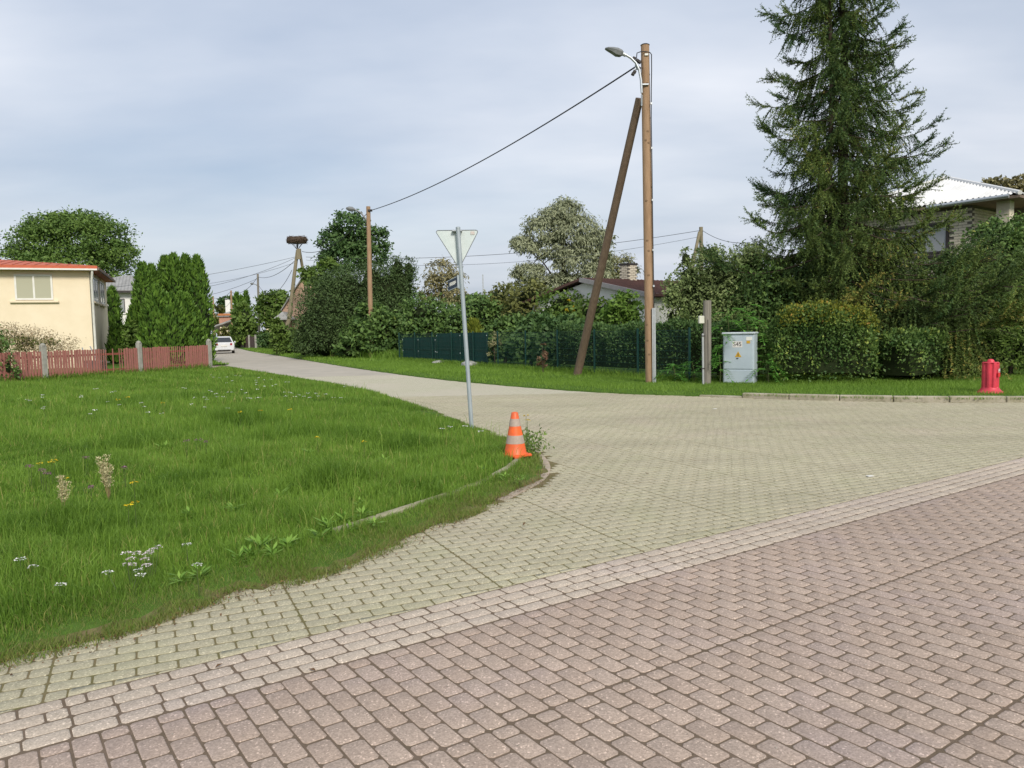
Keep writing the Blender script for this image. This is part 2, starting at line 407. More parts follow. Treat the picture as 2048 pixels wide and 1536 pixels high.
bed1 = sheet('road_bed', [(-8, -4), (24, -4), (24, 14.5), (12, 14.7), (6.93, 15.9), (4.3, 17.6), (2.0, 19.6), (-4.6, 19.6), (-2.0, 14), (-1.2, 11), (-1.2, 8.5), (-2.2, 5.8), (-5, 3.0)], -0.0032, m_bed_green)
bed2 = sheet('red_bed', [(-8, -4), (24, -4), (24, 20.5), (20, 18), (-8, -1)][:2] + [(24.0, 20.9), (-8.0, -1.26)], -0.0023, m_bed_red)
# (red bed is cut along the band's upper edge)
bpy.data.objects.remove(bed2)
DD = np.array([0.822, 0.569]); DD /= np.linalg.norm(DD); NN = np.array([-DD[1], DD[0]])
N_TOP, N_BOT = 3.95, 3.52
def on(a, n): return a * DD + n * NN
sheet('red_bed', [on(-7, N_TOP + 0.004), on(17, N_TOP + 0.004), on(17, -6), on(-7, -6)], -0.0023, m_bed_red)
far = sheet('far_road', [(-3.6, 18.6), (2.6, 18.6)] + ROAD_R[::-1][1:][::1] + ROAD_L[::-1] + [tuple(p) for p in LAWN_EDGE[::-1] if p[1] > 19.0], -0.0016, m_road)
# plain worn surface further down the street
cut = lambda L, y0: [p for p in L if p[1] > y0]
sheet('street', [(-7.9, 29.0), (-4.15, 29.0)] + cut(ROAD_R[::-1], 29.5) + ROAD_L[::-1] + [tuple(p) for p in LAWN_EDGE[::-1] if p[1] > 29.5], 0.0, m_asphalt)
sheet('driveway', [(-13.3, 37.9), (-15.6, 42.3), (-20.5, 45.5), (-19.0, 40.0)], -0.03, mat('pink_paving', (0.33, 0.25, 0.21), (0.28, 0.22, 0.18), 3))

# ------------------------------------------------------------------ pavers
def rect_outline(L, Wd, ch):
    a, b = L / 2, Wd / 2
    return np.array([(-a + ch, -b), (a - ch, -b), (a, -b + ch), (a, b - ch), (a - ch, b), (-a + ch, b), (-a, b - ch), (-a, -b + ch)])
def paver_rings(o, inset=0.003, dz=0.0016, depth=0.02):
    c = o.mean(0); e = o - c; r = np.linalg.norm(e, axis=1, keepdims=True)
    top = c + e - np.sign(e) * np.minimum(inset, np.abs(e) * 0.4)
    k = len(o)
    return np.vstack([np.c_[top, np.zeros(k)], np.c_[o, np.full(k, -dz)], np.c_[o, np.full(k, -depth)]])
def paver_faces(k):
    lp = list(range(k)); tot = [k]
    for r in (0, 1):
        for i in range(k): lp += [r*k + i, (r+1)*k + i, (r+1)*k + (i+1) % k, r*k + (i+1) % k]; tot.append(4)
    return np.array(lp), np.array(tot)
FACE8 = paver_faces(8)
def cliphalf(poly, n, c):
    """keep n.p >= c"""
    out = []; k = len(poly)
    for i in range(k):
        p, q = poly[i], poly[(i+1) % k]; a, b = p @ n - c, q @ n - c
        if a >= 0: out.append(p)
        if (a >= 0) != (b >= 0): out.append(p + (q - p) * a / (a - b))
    return np.array(out)
def lay(parent_name, items, m, L0, W0, label_kind):
    """items: list of dict(c, ang, L, W, poly|None). The 300 that show largest become single objects, the rest one mass."""
    root = bpy.data.objects.new(parent_name, None); COL.objects.link(root); tag(root, kind='structure')
    C = np.array([it['c'] for it in items]); x, y, zc = PROJ(np.c_[C, np.zeros(len(C))])
    vis = (x > -20) & (x < 2068) & (y < 1560) & (zc > 0.3)
    whole = np.array([it['poly'] is None for it in items])
    area = np.array([it['L'] * it['W'] for it in items])
    hid = inpoly(C, LAWNPOLY)
    score = np.where(vis & ~hid, area / np.maximum(zc, 0.3) ** 3, 0)
    order = np.argsort(-score); single = set(order[:300].tolist())
    cache = {}; Vs = []; Ls = []; Ts = []; vv = []; base = 0
    for i, it in enumerate(items):
        dz = it['dz']
        if i in single and score[i] > 0:
            if it['poly'] is None:
                key = (round(it['L'], 3), round(it['W'], 3))
                if key not in cache:
                    me = npmesh('paver', paver_rings(rect_outline(it['L'], it['W'], it['ch'])), *FACE8); me.materials.append(m); cache[key] = me
                o = bpy.data.objects.new('paver', cache[key]); COL.objects.link(o); o.parent = root
                o.location = (it['c'][0], it['c'][1], dz); o.rotation_euler = (it['t'][0], it['t'][1], it['ang'])
            else:
                q = it['poly'] - it['c']; k = len(q)
                me = npmesh('paver', paver_rings(q), *paver_faces(k)); me.materials.append(m)
                o = bpy.data.objects.new('paver', me); COL.objects.link(o); o.parent = root; o.location = (it['c'][0], it['c'][1], dz)
        else:
            if it['poly'] is None:
                ca, sa = math.cos(it['ang']), math.sin(it['ang'])
                o = rect_outline(it['L'], it['W'], it['ch']) @ np.array([[ca, sa], [-sa, ca]]) + it['c']
                # inset must follow the rotated outline
                r = paver_rings(rect_outline(it['L'], it['W'], it['ch'])); r2 = r.copy()
                r2[:, :2] = r[:, :2] @ np.array([[ca, sa], [-sa, ca]]) + it['c']; r = r2
                r[:, 2] += dz + (r[:, 0] - it['c'][0]) * it['t'][1] + (r[:, 1] - it['c'][1]) * it['t'][0]
                lp, tt = FACE8
            else:
                k = len(it['poly']); r = paver_rings(it['poly']); r[:, 2] += dz; lp, tt = paver_faces(k)
            Vs.append(r); Ls.append(lp + base); Ts.append(tt); vv.append(np.full(len(r), it['v'])); base += len(r)
    if Vs:
        me = npmesh('paver_field', np.vstack(Vs), np.concatenate(Ls), np.concatenate(Ts), v=np.concatenate(vv))
        o = link('paver_field', me, m, root); tag(o, kind='stuff')
    return root
LAWNPOLY = [tuple(p) for p in LAWN_EDGE] + [(-20, 40), (-30, 20), (-20, 0)]
rr = random.Random(3)
def item(c, ang, L, Wd, poly=None):
    j = 0.0022
    return dict(c=np.array(c) + np.array([rr.gauss(0, j * .5), rr.gauss(0, j * .5)]), ang=ang + rr.gauss(0, 0.006), L=L - 0.0098 + rr.gauss(0, .0008), W=Wd - 0.009 + rr.gauss(0, .0008),
                poly=poly, v=rr.random(), dz=rr.gauss(0, 0.0005), t=(rr.gauss(0, .0018), rr.gauss(0, .0018)), ch=0.0125)
def quant(it):   # a few mesh variants so that single pavers share data
    it['L'] = round(it['L'] / 0.002) * 0.002; it['W'] = round(it['W'] / 0.002) * 0.002; return it
def inview(c, mx=330, ymax=1900):
    x, y, z = PROJ(np.array([[c[0], c[1], 0]])); return z[0] > 0.35 and -mx < x[0] < 2048 + mx and y[0] < ymax
LP, WP = 0.1755, 0.1075
ang_b = math.atan2(DD[1], DD[0])
# red field: rows run square to the band
red = []
secs = [0.0]; cnts = [5, 6, 6, 5, 6, 6]
for i in range(-62, 150):
    a = (i + 0.5) * WP; b = 0.008; s = 0
    while b < 3.4:
        k = cnts[s % 6]; seq = ([0.5] + [1] * k) if i % 2 else ([1] * k + [0.5])
        for q in seq:
            L = LP * q; c = on(a, N_BOT - b - L / 2)
            if inview(c): red.append(quant(item(c, ang_b + math.pi / 2, L, WP)))
            b += L
        b += 0.003; s += 1
lay('red_paving', red, m_red, LP, WP, 'red')
# band of four stretcher rows
band = []
for r in range(4):
    a = -6.5 + rr.uniform(0, LP); n = N_BOT + (r + 0.5) * WP
    while a < 13:
        if rr.random() < 0.07: L = LP / 2
        else: L = LP
        c = on(a + L / 2, n)
        if inview(c): band.append(quant(item(c, ang_b, L, WP)))
        a += L
lay('band_paving', band, m_band, LP, WP, 'band')
# green field, bundles laid about 25 degrees off the picture plane, cut along the band
ga = R(25.3); GD = np.array([math.cos(ga), math.sin(ga)]); GN = np.array([-GD[1], GD[0]])
green = []
bounds = [-0.5 - 1.225 * k for k in range(4, 0, -1)]
seams = [(-0.5 + 1.225 * k, (6, 0.178 + 0.0102) if k % 2 else (6, 0.178)) for k in range(-6, 18)]
BORD = LAWN_EDGE
for (a0, (k, LL)) in seams:
    for j in range(20, 190):
        n = j * WP; a = a0
        seq = ([0.5] + [1] * k) if j % 2 else ([1] * k + [0.5])
        LL2 = 1.223 / (k + 0.5)
        for q in seq:
            L = LL2 * q; c = (a + L / 2) * GD + n * GN; a += L
            if c[1] > 19.2 or c[1] < 2 or c @ NN < N_TOP - 0.12 or not inview(c): continue
            it = quant(item(c, ga, L, WP))
            if c @ NN < N_TOP + 0.19:
                ca, sa = math.cos(ga), math.sin(ga)
                o = rect_outline(it['L'], it['W'], 0.011) @ np.array([[ca, sa], [-sa, ca]]) + it['c']
                if (o @ NN).min() < N_TOP + 0.004:
                    o = cliphalf(o, NN, N_TOP + 0.005)
                    if len(o) < 3 or (o @ NN).max() < N_TOP + 0.018: continue
                    # drop near-duplicate corners
                    o = np.array([p for t, p in enumerate(o) if np.linalg.norm(p - o[t - 1]) > 0.003])
                    if len(o) < 3: continue
                    it['poly'] = o; it['c'] = o.mean(0); it['L'] *= 0.5
            green.append(it)
C = np.array([g['c'] for g in green])
keep = ~(inpoly(C, LAWNPOLY) & (dist_line(C, LAWN_EDGE) > 0.45))
bandn = LAWN_EDGE[(LAWN_EDGE[:, 1] > 7.2) & (LAWN_EDGE[:, 1] < 11.2) & (LAWN_EDGE[:, 0] > -0.25)]
keep &= ~((dist_line(C, bandn) < 0.10))
kr = np.array(KERB_R); edge_r = ROAD_R[-4:] + [tuple(p) for p in kr]
keep &= ~inpoly(C, edge_r + [(24, 30), (-3, 30)])
green = [g for g, k in zip(green, keep) if k]
lay('road_paving', green, m_green, LP, WP, 'green')
print('pavers', len(red), len(band), len(green))
# curved border row round the lawn's tip
bt = tag(bpy.data.objects.new('border_row', None), kind='structure'); COL.objects.link(bt)
ln = smoothline([tuple(p) for p in bandn], 0.02); s = np.r_[0, np.cumsum(np.linalg.norm(np.diff(ln, axis=0), axis=1))]
q = 0.0
while q + 0.2 < s[-1]:
    p0 = np.array([np.interp(q + 0.1, s, ln[:, k]) for k in (0, 1)]); p1 = np.array([np.interp(q + 0.12, s, ln[:, k]) for k in (0, 1)])
    t = unit((p1 - p0)[None])[0]; nrm = np.array([t[1], -t[0]])
    me = npmesh('paver', paver_rings(rect_outline(0.19, 0.095, 0.012)), *FACE8); me.materials.append(m_border)
    o = bpy.data.objects.new('paver', me); COL.objects.link(o); o.parent = bt
    o.location = (p0[0] + nrm[0] * 0.015, p0[1] + nrm[1] * 0.015, 0.006 + rr.gauss(0, .002)); o.rotation_euler[2] = math.atan2(t[1], t[0])
    q += 0.198

# ------------------------------------------------------------------ lawn (corner plot) and verge sheets
def offset_in(line, d):
    t = np.gradient(line, axis=0); t = unit(t); return line + np.c_[-t[:, 1], t[:, 0]] * d
def lawn_sheet(name, edge, closing, m, zs=(-0.05, 0.006, 0.03, 0.055), ds=(0.0, 0.012, 0.08, 0.35), jit=0.03, soil=None):
    """edge runs with the lawn on its left; the rim rises off the paving, the middle is level"""
    sq = np.arange(len(edge)); e = offset_in(edge, 0.0) + RNG.normal(size=edge.shape) * jit
    tt_ = unit(np.gradient(edge, axis=0)); e = e + np.c_[-tt_[:, 1], tt_[:, 0]] * (jit * 1.6 * (np.sin(sq * 0.9) * np.sin(sq * 0.37 + 1) + 0.6 * np.sin(sq * 2.1 + 2)))[:, None]
    rings = [np.c_[offset_in(e, d), np.full(len(e), z) + (RNG.normal(size=len(e)) * 0.006 if k > 1 else 0)] for k, (d, z) in enumerate(zip(ds, zs))]
    bm = bmesh.new(); V = [[bm.verts.new(p) for p in r] for r in rings]
    for a, b in zip(V, V[1:]):
        for i in range(len(a) - 1): bm.faces.new((a[i], a[i+1], b[i+1], b[i]))
    tail = [bm.verts.new((p[0], p[1], zs[-1])) for p in closing]
    f = bm.faces.new(V[-1] + tail); f.normal_update()
    bmesh.ops.triangulate(bm, faces=[f], ngon_method='EAR_CLIP'); bmesh.ops.recalc_face_normals(bm, faces=bm.faces)
    if sum(f.normal.z for f in bm.faces) < 0: bmesh.ops.reverse_faces(bm, faces=bm.faces)
    me = bpy.data.meshes.new(name); bm.to_mesh(me); bm.free()
    me.materials.append(m)
    if soil is not None:
        me.materials.append(soil)
        for p in me.polygons:
            c = p.center
            if c.z < 0.04: p.material_index = 1
    return tag(link(name, me), kind='structure')
lawn_sheet('lawn', LAWN_EDGE, [(-15.5, 38.2), (-24, 44), (-50, 42), (-50, -2), (-6, 0.8)], m_lawn, soil=m_soil)
VERGE_EDGE = smoothline([(24, 14.62)] + [tuple(p + np.array([0.03, 0.14])) for p in kr[::-1][6:-1:4]] + [(4.3, 17.62), (2.52, 18.84), (0.36, 21.4), (-2.8, 26.4), (-7.6, 36.1), (-17.4, 57.8), (-26.5, 78), (-36.7, 102.6)], 0.25)
lawn_sheet('verge', VERGE_EDGE[::-1], [(45, 14.6), (45, 40), (10, 40), (0, 60), (-20, 112), (-34, 112)], m_lawn, zs=(-0.05, 0.02, 0.07, 0.10), ds=(0.0, 0.01, 0.10, 0.3), jit=0.015)
LEFT_STREET = smoothline([(-43, 102), (-33, 80), (-24, 60), (-17.6, 46.3), (-15.6, 42.6)], 0.3)
lawn_sheet('roadside_grass', LEFT_STREET[::-1], [(-60, 102), (-60, 46), (-19, 42.2)], m_lawn, zs=(-0.05, 0.01, 0.03, 0.04), jit=0.03)

# ------------------------------------------------------------------ kerbs
def kerb(name, line, step, wd, ht, m, base=0.0, ramp=0, sink=0.1):
    root = tag(bpy.data.objects.new(name, None), kind='structure'); COL.objects.link(root)
    ln = smoothline([tuple(p) for p in line], 0.05); s = np.r_[0, np.cumsum(np.linalg.norm(np.diff(ln, axis=0), axis=1))]
    q = 0.0; k = 0
    while q + step < s[-1]:
        pa, pb = [np.array([np.interp(x, s, ln[:, j]) for j in (0, 1)]) for x in (q + 0.006, q + step - 0.006)]
        d = pb - pa; L = np.linalg.norm(d); A = axes((d[0], d[1], 0)); c = (pa + pb) / 2
        h0 = ht if k >= ramp else ht * (k + 0.4) / (ramp + 0.4)
        mb = MB().box((c[0], c[1], base + h0 / 2 - sink / 2 + rr.gauss(0, 0.003)), (L, wd, h0 + sink), A, bev=0.014)
        o = mb.build('kerb_stone', m, root); q += step; k += 1
    return root
kerb('road_kerb', KERB_R + np.array([0.02, 0.075]), 1.0, 0.15, 0.115, m_kerb, ramp=1)
KERB_L = [(-0.02, 10.6), (0.09, 10.0), (0.06, 9.2), (-0.1, 8.5), (-0.49, 7.5), (-0.9, 6.8), (-1.4, 6.02), (-1.55, 5.82)]
kerb('lawn_kerb', KERB_L, 0.5, 0.08, 0.082, mat('old_kerb', (0.36, 0.33, 0.24), (0.17, 0.17, 0.08), 6, 0.95, .1, bump=.6, bscale=60))
# ================================================================== BUILDINGS
m_cream = mat('cream_render', (0.81, 0.70, 0.52), (0.77, 0.66, 0.48), 1.5, 0.9, 0.1, bump=0.15, bscale=40)
m_white = mat('white_paint', (0.78, 0.77, 0.72), (0.70, 0.69, 0.64), 3, 0.6, 0.3)
m_whitewall = mat('white_render', (0.80, 0.79, 0.75), (0.73, 0.72, 0.68), 1.2, 0.9, 0.1)
m_redroof = mat('red_roof_tile', (0.50, 0.12, 0.055), (0.42, 0.10, 0.05), 3, 0.6, 0.3)
m_greyroof = mat('grey_roof_sheet', (0.33, 0.33, 0.32), (0.25, 0.25, 0.24), 2, 0.85, 0.15)
m_brownroof = mat('brown_roof', (0.115, 0.055, 0.042), (0.085, 0.045, 0.036), 2, 0.6, 0.3)
m_whiteroof = mat('white_roof_sheet', (0.70, 0.70, 0.69), (0.60, 0.60, 0.59), 1.5, 0.7, 0.25)
m_dark = mat('dark_trim', (0.05, 0.045, 0.04), (0.035, 0.03, 0.03), 5, 0.6, 0.3)
m_soffit = mat('soffit_board', (0.22, 0.17, 0.13), (0.17, 0.13, 0.10), 4, 0.8, 0.2)
m_zinc = mat('galvanised_steel', (0.50, 0.53, 0.55), (0.42, 0.45, 0.47), 9, 0.42, 0.5, metal=0.65)
m_pane = glassmat('window_blind_pane', (0.42, 0.41, 0.30), 0.12, 0.6)
m_paned = glassmat('dark_pane', (0.035, 0.04, 0.045), 0.05, 0.7)
m_panec = glassmat('curtain_pane', (0.30, 0.32, 0.33), 0.1, 0.6)
m_pink = mat('pink_plaster', (0.56, 0.38, 0.28), (0.50, 0.34, 0.25), 1.5, 0.9, 0.1)
m_pinkbrick = mat('salmon_brickwork', (0.50, 0.27, 0.19), (0.42, 0.23, 0.17), 5, 0.9, 0.1)
m_brick = mat('sand_lime_brick', (0.66, 0.60, 0.48), (0.56, 0.51, 0.40), 3, 0.9, 0.1, bump=0.3, bscale=60)
m_mortar = mat('mortar', (0.20, 0.18, 0.15), (0.15, 0.14, 0.12), 8, 0.95, 0.05)

def frame_window(parent, o, ux, w, h, nrm, pane_m, frame_m, nb=2, fr=0.07, sill=None, sill_m=None, sub=None):
    """window with lower-left corner o (on the wall), width along ux, outward normal nrm: window > frame, panes, sill"""
    ux = np.array(ux, float); nrm = np.array(nrm, float); uz = np.array([0, 0, 1.0]); o = np.array(o, float); A = np.array([ux, -nrm, uz])
    c = o + ux * w / 2 + uz * h / 2
    win = MB().box(c + nrm * 0.0, (w, 0.05, h), A).build('window', m_dark, parent)
    f = MB()
    for z in (fr / 2, h - fr / 2): f.box(o + ux * w / 2 + uz * z + nrm * 0.03, (w, 0.06, fr), A)
    for x in [fr / 2, w - fr / 2] + [w * k / nb for k in range(1, nb)]: f.box(o + ux * x + uz * h / 2 + nrm * 0.03, (fr, 0.054, h - 2 * fr), A)
    f.build('frame', frame_m, win)
    for k in range(nb):
        x0 = w * k / nb + fr * (1 if k == 0 else 0.5); x1 = w * (k + 1) / nb - fr * (1 if k == nb - 1 else 0.5)
        MB().box(o + ux * (x0 + x1) / 2 + uz * h / 2 + nrm * 0.028, (x1 - x0, 0.012, h - 2 * fr), A).build('pane', pane_m, win)
    if sill: MB().box(o + ux * w / 2 - uz * 0.09 + nrm * sill / 2, (w + 0.5, sill, 0.11), A, bev=0.01).build('sill', sill_m or m_white, win)
    return win
def wall_box(o, ux, uy, lx, ly, z0, z1):
    o = np.array([o[0], o[1], 0.0]); ux = np.array([ux[0], ux[1], 0]); uy = np.array([uy[0], uy[1], 0])
    pts = [o, o + ux * lx, o + ux * lx + uy * ly, o + uy * ly]
    return MB().prism([p + np.array([0, 0, z0]) for p in pts], (0, 0, z1 - z0))
def hip_roof(o, ux, uy, lx, ly, ze, rise, over, thick=0.10, rid=None):
    """solid hip roof; returns MB"""
    o = np.array([o[0], o[1], 0.0]); ux = np.array([ux[0], ux[1], 0]); uy = np.array([uy[0], uy[1], 0])
    a = o - ux * over - uy * over; LX, LY = lx + 2 * over, ly + 2 * over
    b = [a, a + ux * LX, a + ux * LX + uy * LY, a + uy * LY]; r = min(LX, LY) / 2
    if LX >= LY: r1, r2 = a + ux * r + uy * r, a + ux * (LX - r) + uy * r
    else: r1, r2 = a + ux * r + uy * r, a + ux * r + uy * (LY - r)
    if np.linalg.norm(r2 - r1) < 0.05: r2 = r2 + (ux if LX >= LY else uy) * 0.05
    z = lambda p, h: p + np.array([0, 0, h])
    vs = [z(p, ze) for p in b] + [z(p, ze + thick) for p in b] + [z(r1, ze + thick + rise), z(r2, ze + thick + rise)]
    fs = [(0, 3, 2, 1), (0, 1, 5, 4), (1, 2, 6, 5), (2, 3, 7, 6), (3, 0, 4, 7)]
    fs += [(4, 5, 9, 8), (5, 6, 9), (6, 7, 8, 9), (7, 4, 8)] if LX >= LY else [(4, 5, 8), (5, 6, 9, 8), (6, 7, 9), (7, 4, 8, 9)]
    return MB().add(vs, fs), b, (r1, r2)

# --- cream house on the left
hs = unit(np.array([[-0.42, 1.0]]))[0]; hf = np.array([hs[1], -hs[0]])      # along the side wall (away), along the front (to the right)
YC = 42.0; XC = XA(189, YC, 0)
cor = np.array([XC, YC])
h1 = thing('cream_house', 'cream rendered two storey house with orange red roof behind the picket fence', 'house', (XC, YC, 0))
o1 = cor - hf * 12.0
zE = ZA(541, XC, YC)
wall_box(o1, hf, hs, 12.0, 9.6, -0.1, zE).build('wall', m_cream, h1)
mb, b, _ = hip_roof(o1, hf, hs, 12.0, 9.6, zE, 0.72, 0.45, 0.22)
rf = mb.build('roof', m_redroof, h1)
# seams of the roof sheets
sm = MB(); a3 = np.array([hf[0], hf[1], 0]); s3 = np.array([hs[0], hs[1], 0])
base0 = np.array([o1[0], o1[1], 0]) - a3 * 0.45 - s3 * 0.45
for k in range(1, 26):
    x = k * 0.5; run = min(x, 12.9 - x, 5.25)
    p0 = base0 + a3 * x + np.array([0, 0, zE + 0.235]); p1 = p0 + s3 * run + np.array([0, 0, 0.72 * run / 5.25])
    sm.tube([p0, p1], 0.02, 4)
sm.build('roof_ribs', m_redroof, rf)
MB().box(base0 + a3 * 6.45 + np.array([0, 0, zE + 0.02]) - s3 * 0.06, (12.9, 0.10, 0.085), axes(a3)).build('gutter', m_white, h1)
fas = MB().box(base0 + a3 * 12.95 + s3 * 5.25 + np.array([0, 0, zE + 0.06]), (10.5, 0.06, 0.14), axes(s3)); fas.build('fascia', m_soffit, h1)
pc = np.array([cor[0], cor[1], 0]) - s3 * 0.10 + a3 * 0.02
MB().tube([pc + np.array([0, 0, zE + 0.05]) - s3 * 0.35 + a3 * 0.18, pc + np.array([0, 0, zE - 0.15]) - s3 * 0.33 + a3 * 0.18, pc + np.array([0, 0, zE - 0.55]) + a3 * 0.1, pc + a3 * 0.1], 0.06, 10).build('downpipe', m_white, h1, smooth=True)
# front window (placed by its photo corners on the front wall plane)
def on_front(px, py):
    d = fw + (px - 1024) / F * rt - (py - 768) / F * up; n = np.array([hs[0], hs[1], 0]); c0 = np.array([XC, YC, 0])
    t = ((c0 - np.array([0, 0, H])) @ n) / (d @ n); return np.array([0, 0, H]) + d * t
q0, q1 = on_front(31, 600), on_front(104, 549)
frame_window(h1, (q0[0], q0[1], q0[2]), a3, (q1 - q0) @ a3, q1[2] - q0[2], -s3, m_pane, m_white, 2, 0.09, 0.14, m_cream)
def on_side(px, py):
    d = fw + (px - 1024) / F * rt - (py - 768) / F * up; n = a3; c0 = np.array([XC, YC, 0])
    t = ((c0 - np.array([0, 0, H])) @ n) / (d @ n); return np.array([0, 0, H]) + d * t
wz0 = q0[2]; 
for y0 in (1.2, 5.0):
    frame_window(h1, np.array([cor[0], cor[1], 0]) + s3 * y0 + np.array([0, 0, wz0]), s3, 2.6, q1[2] - wz0, a3, m_panec, m_white, 2, 0.09, 0.14, m_cream)
MB().box(np.array([cor[0], cor[1], 2.2]) + s3 * 9.4 + a3 * 0.1, (0.2, 0.2, 0.3)).build('wall_lamp', m_white, h1)

# --- pale house behind it
YB = 62.0; XB = XA(222, YB)
h2 = thing('pale_house', 'pale two storey house with grey ribbed roof behind the thuja hedge', 'house', (XB, YB, 0))
zB = ZA(583, XA(270, YB), YB); o2 = np.array([XB, YB]) - hf * 3.0
wall_box(o2, hf, hs, 8.5, 8.0, -0.1, zB).build('wall', m_whitewall, h2)
mb, b, _ = hip_roof(o2, hf, hs, 8.5, 8.0, zB, 1.5, 0.5, 0.12); rf = mb.build('roof', m_greyroof, h2)
sm = MB(); bb = np.array([o2[0], o2[1], 0]) - a3 * 0.5 - s3 * 0.5
for k in range(1, 38):
    x = k * 0.25; run = min(x, 9.5 - x, 4.5)
    p0 = bb + a3 * x + np.array([0, 0, zB + 0.125]); sm.tube([p0, p0 + s3 * run + np.array([0, 0, 1.5 * run / 4.5])], 0.04, 4)
sm.build('roof_ribs', m_greyroof, rf)
MB().box(bb + a3 * 4.75 - s3 * 0.05 + np.array([0, 0, zB + 0.0]), (9.5, 0.08, 0.16), axes(a3)).build('fascia', m_dark, h2)
for px, py0, py1 in ((244, 625, 598), (246, 690, 664)):
    xq = XA(px, YB + 1.0, 3); zq = ZA(py0, xq, YB); 
    k = ((xq - o2[0]) * hf[0] + (YB - o2[1]) * hf[1]) / (hf[0] ** 2 + hf[1] ** 2)
    p = np.array([o2[0], o2[1], 0]) + a3 * (((xq - o2[0]) / hf[0])) + np.array([0, 0, zq])
    frame_window(h2, p, a3, 0.62, 1.1, -s3, m_panec, m_dark, 1, 0.05, 0.1, m_white)

# --- white house with brown roof behind the shrubs
U = np.array([-0.62, 0.785]); U /= np.linalg.norm(U); Vd = np.array([U[1], -U[0]])
u3 = np.array([U[0], U[1], 0]); v3 = np.array([Vd[0], Vd[1], 0])
YN = 33.0; XN = XA(1303, YN, 3); zN = ZA(594, XN, YN)
h3 = thing('white_house', 'low white house with brown roof and brick chimney behind the shrubs', 'house', (XN, YN, 0))
n0 = np.array([XN, YN, 0]) + u3 * 0.4 + v3 * 0.3; rise = 0.95
gw = 8.0
gab = [n0, n0 + u3 * gw, n0 + u3 * gw + np.array([0, 0, zN]), n0 + u3 * gw / 2 + np.array([0, 0, zN + rise * 0.92]), n0 + np.array([0, 0, zN])]
MB().prism(gab, v3 * 9.0).build('wall', m_whitewall, h3)
e0 = np.array([XN, YN, zN + 0.03]); rg = e0 + u3 * (gw + 0.8) / 2 + np.array([0, 0, rise]); e1 = e0 + u3 * (gw + 0.8)
th = np.array([0, 0, 0.12]); rf = MB().prism([e0, rg, e1, e1 + th, rg + th, e0 + th], v3 * 9.6).build('roof', m_brownroof, h3)
ribs = MB()
for k in range(1, 32):
    p = e0 + th * 1.1 + v3 * (k * 0.3); ribs.tube([p, p + (rg - e0)], 0.022, 4)
ribs.build('roof_ribs', m_brownroof, rf)
MB().box((e0 + rg) / 2 - v3 * 0.03 + np.array([0, 0, 0.03]), (np.linalg.norm(rg - e0), 0.05, 0.2), axes(rg - e0)).build('barge_board', mat('grey_board', (0.30, 0.29, 0.29), rough=0.7), h3)
ch = rg + v3 * 3.3; ch[2] = 0
zt = ZA(531, ch[0], ch[1]); zb0 = zN + rise - 0.1
chim = MB().box((ch[0], ch[1], (zt + zb0) / 2), (0.56, 0.56, zt - zb0), axes(v3)).build('chimney', m_mortar, rf)
bk = 0
for r in range(int((zt - zb0) / 0.085)):
    z = zb0 + 0.0425 + r * 0.085
    for side, (ax_, nr) in enumerate(((v3, -u3), (u3, -v3))):
        for j in (-1, 0, 1):
            cc = np.array([ch[0], ch[1], z]) + ax_ * (j * 0.26 + (0.13 if r % 2 else 0) - 0.065) + nr * 0.287
            if abs((cc - np.array([ch[0], ch[1], z])) @ ax_) > 0.24: continue
            MB().box(cc, (0.235, 0.02, 0.068), axes(ax_)).build('brick', m_brick, chim)
MB().box((ch[0], ch[1], zt + 0.05), (0.66, 0.66, 0.09), axes(v3)).build('cap', m_dark, chim)

# --- brick house on the right
YE = 25.6; XE = XA(2040, YE, 5.7); zE4 = ZA(393, XE, YE)
h4 = thing('brick_house', 'pale brick house with white corrugated roof behind the larch', 'house', (XE, YE, 0))
E0 = np.array([XE, YE, 0]); ov = 0.45; LU, LV = 7.9, 10.0
WC = E0 + u3 * ov + v3 * ov            # wall corner under the eave corner (open porch there)
pd = 1.15                                # porch along the left face
# walls: main block minus corner porch
wl1 = [WC + u3 * pd, WC + u3 * (LU - ov), WC + u3 * (LU - ov) + v3 * (LV - 2 * ov), WC + v3 * (LV - 2 * ov), WC + v3 * 2.4, WC + u3 * pd + v3 * 2.4]
MB().prism(wl1, (0, 0, zE4 - 0.02)).build('wall', m_mortar, h4)
MB().box(WC + u3 * (pd + 2.9) - v3 * 0.01 + np.array([0, 0, 1.29]), (5.8, 0.04, 2.58), axes(u3)).build('plinth', m_brick, h4)
MB().box(WC + np.array([0, 0, zE4 / 2]) + u3 * 0.2 + v3 * 0.2, (0.4, 0.4, zE4), axes(u3)).build('porch_pillar', m_brick, h4)
MB().prism([WC, WC + u3 * pd, WC + u3 * pd + v3 * 2.4, WC + v3 * 2.4], (0, 0, 2.7)).build('porch_base', m_brick, h4)
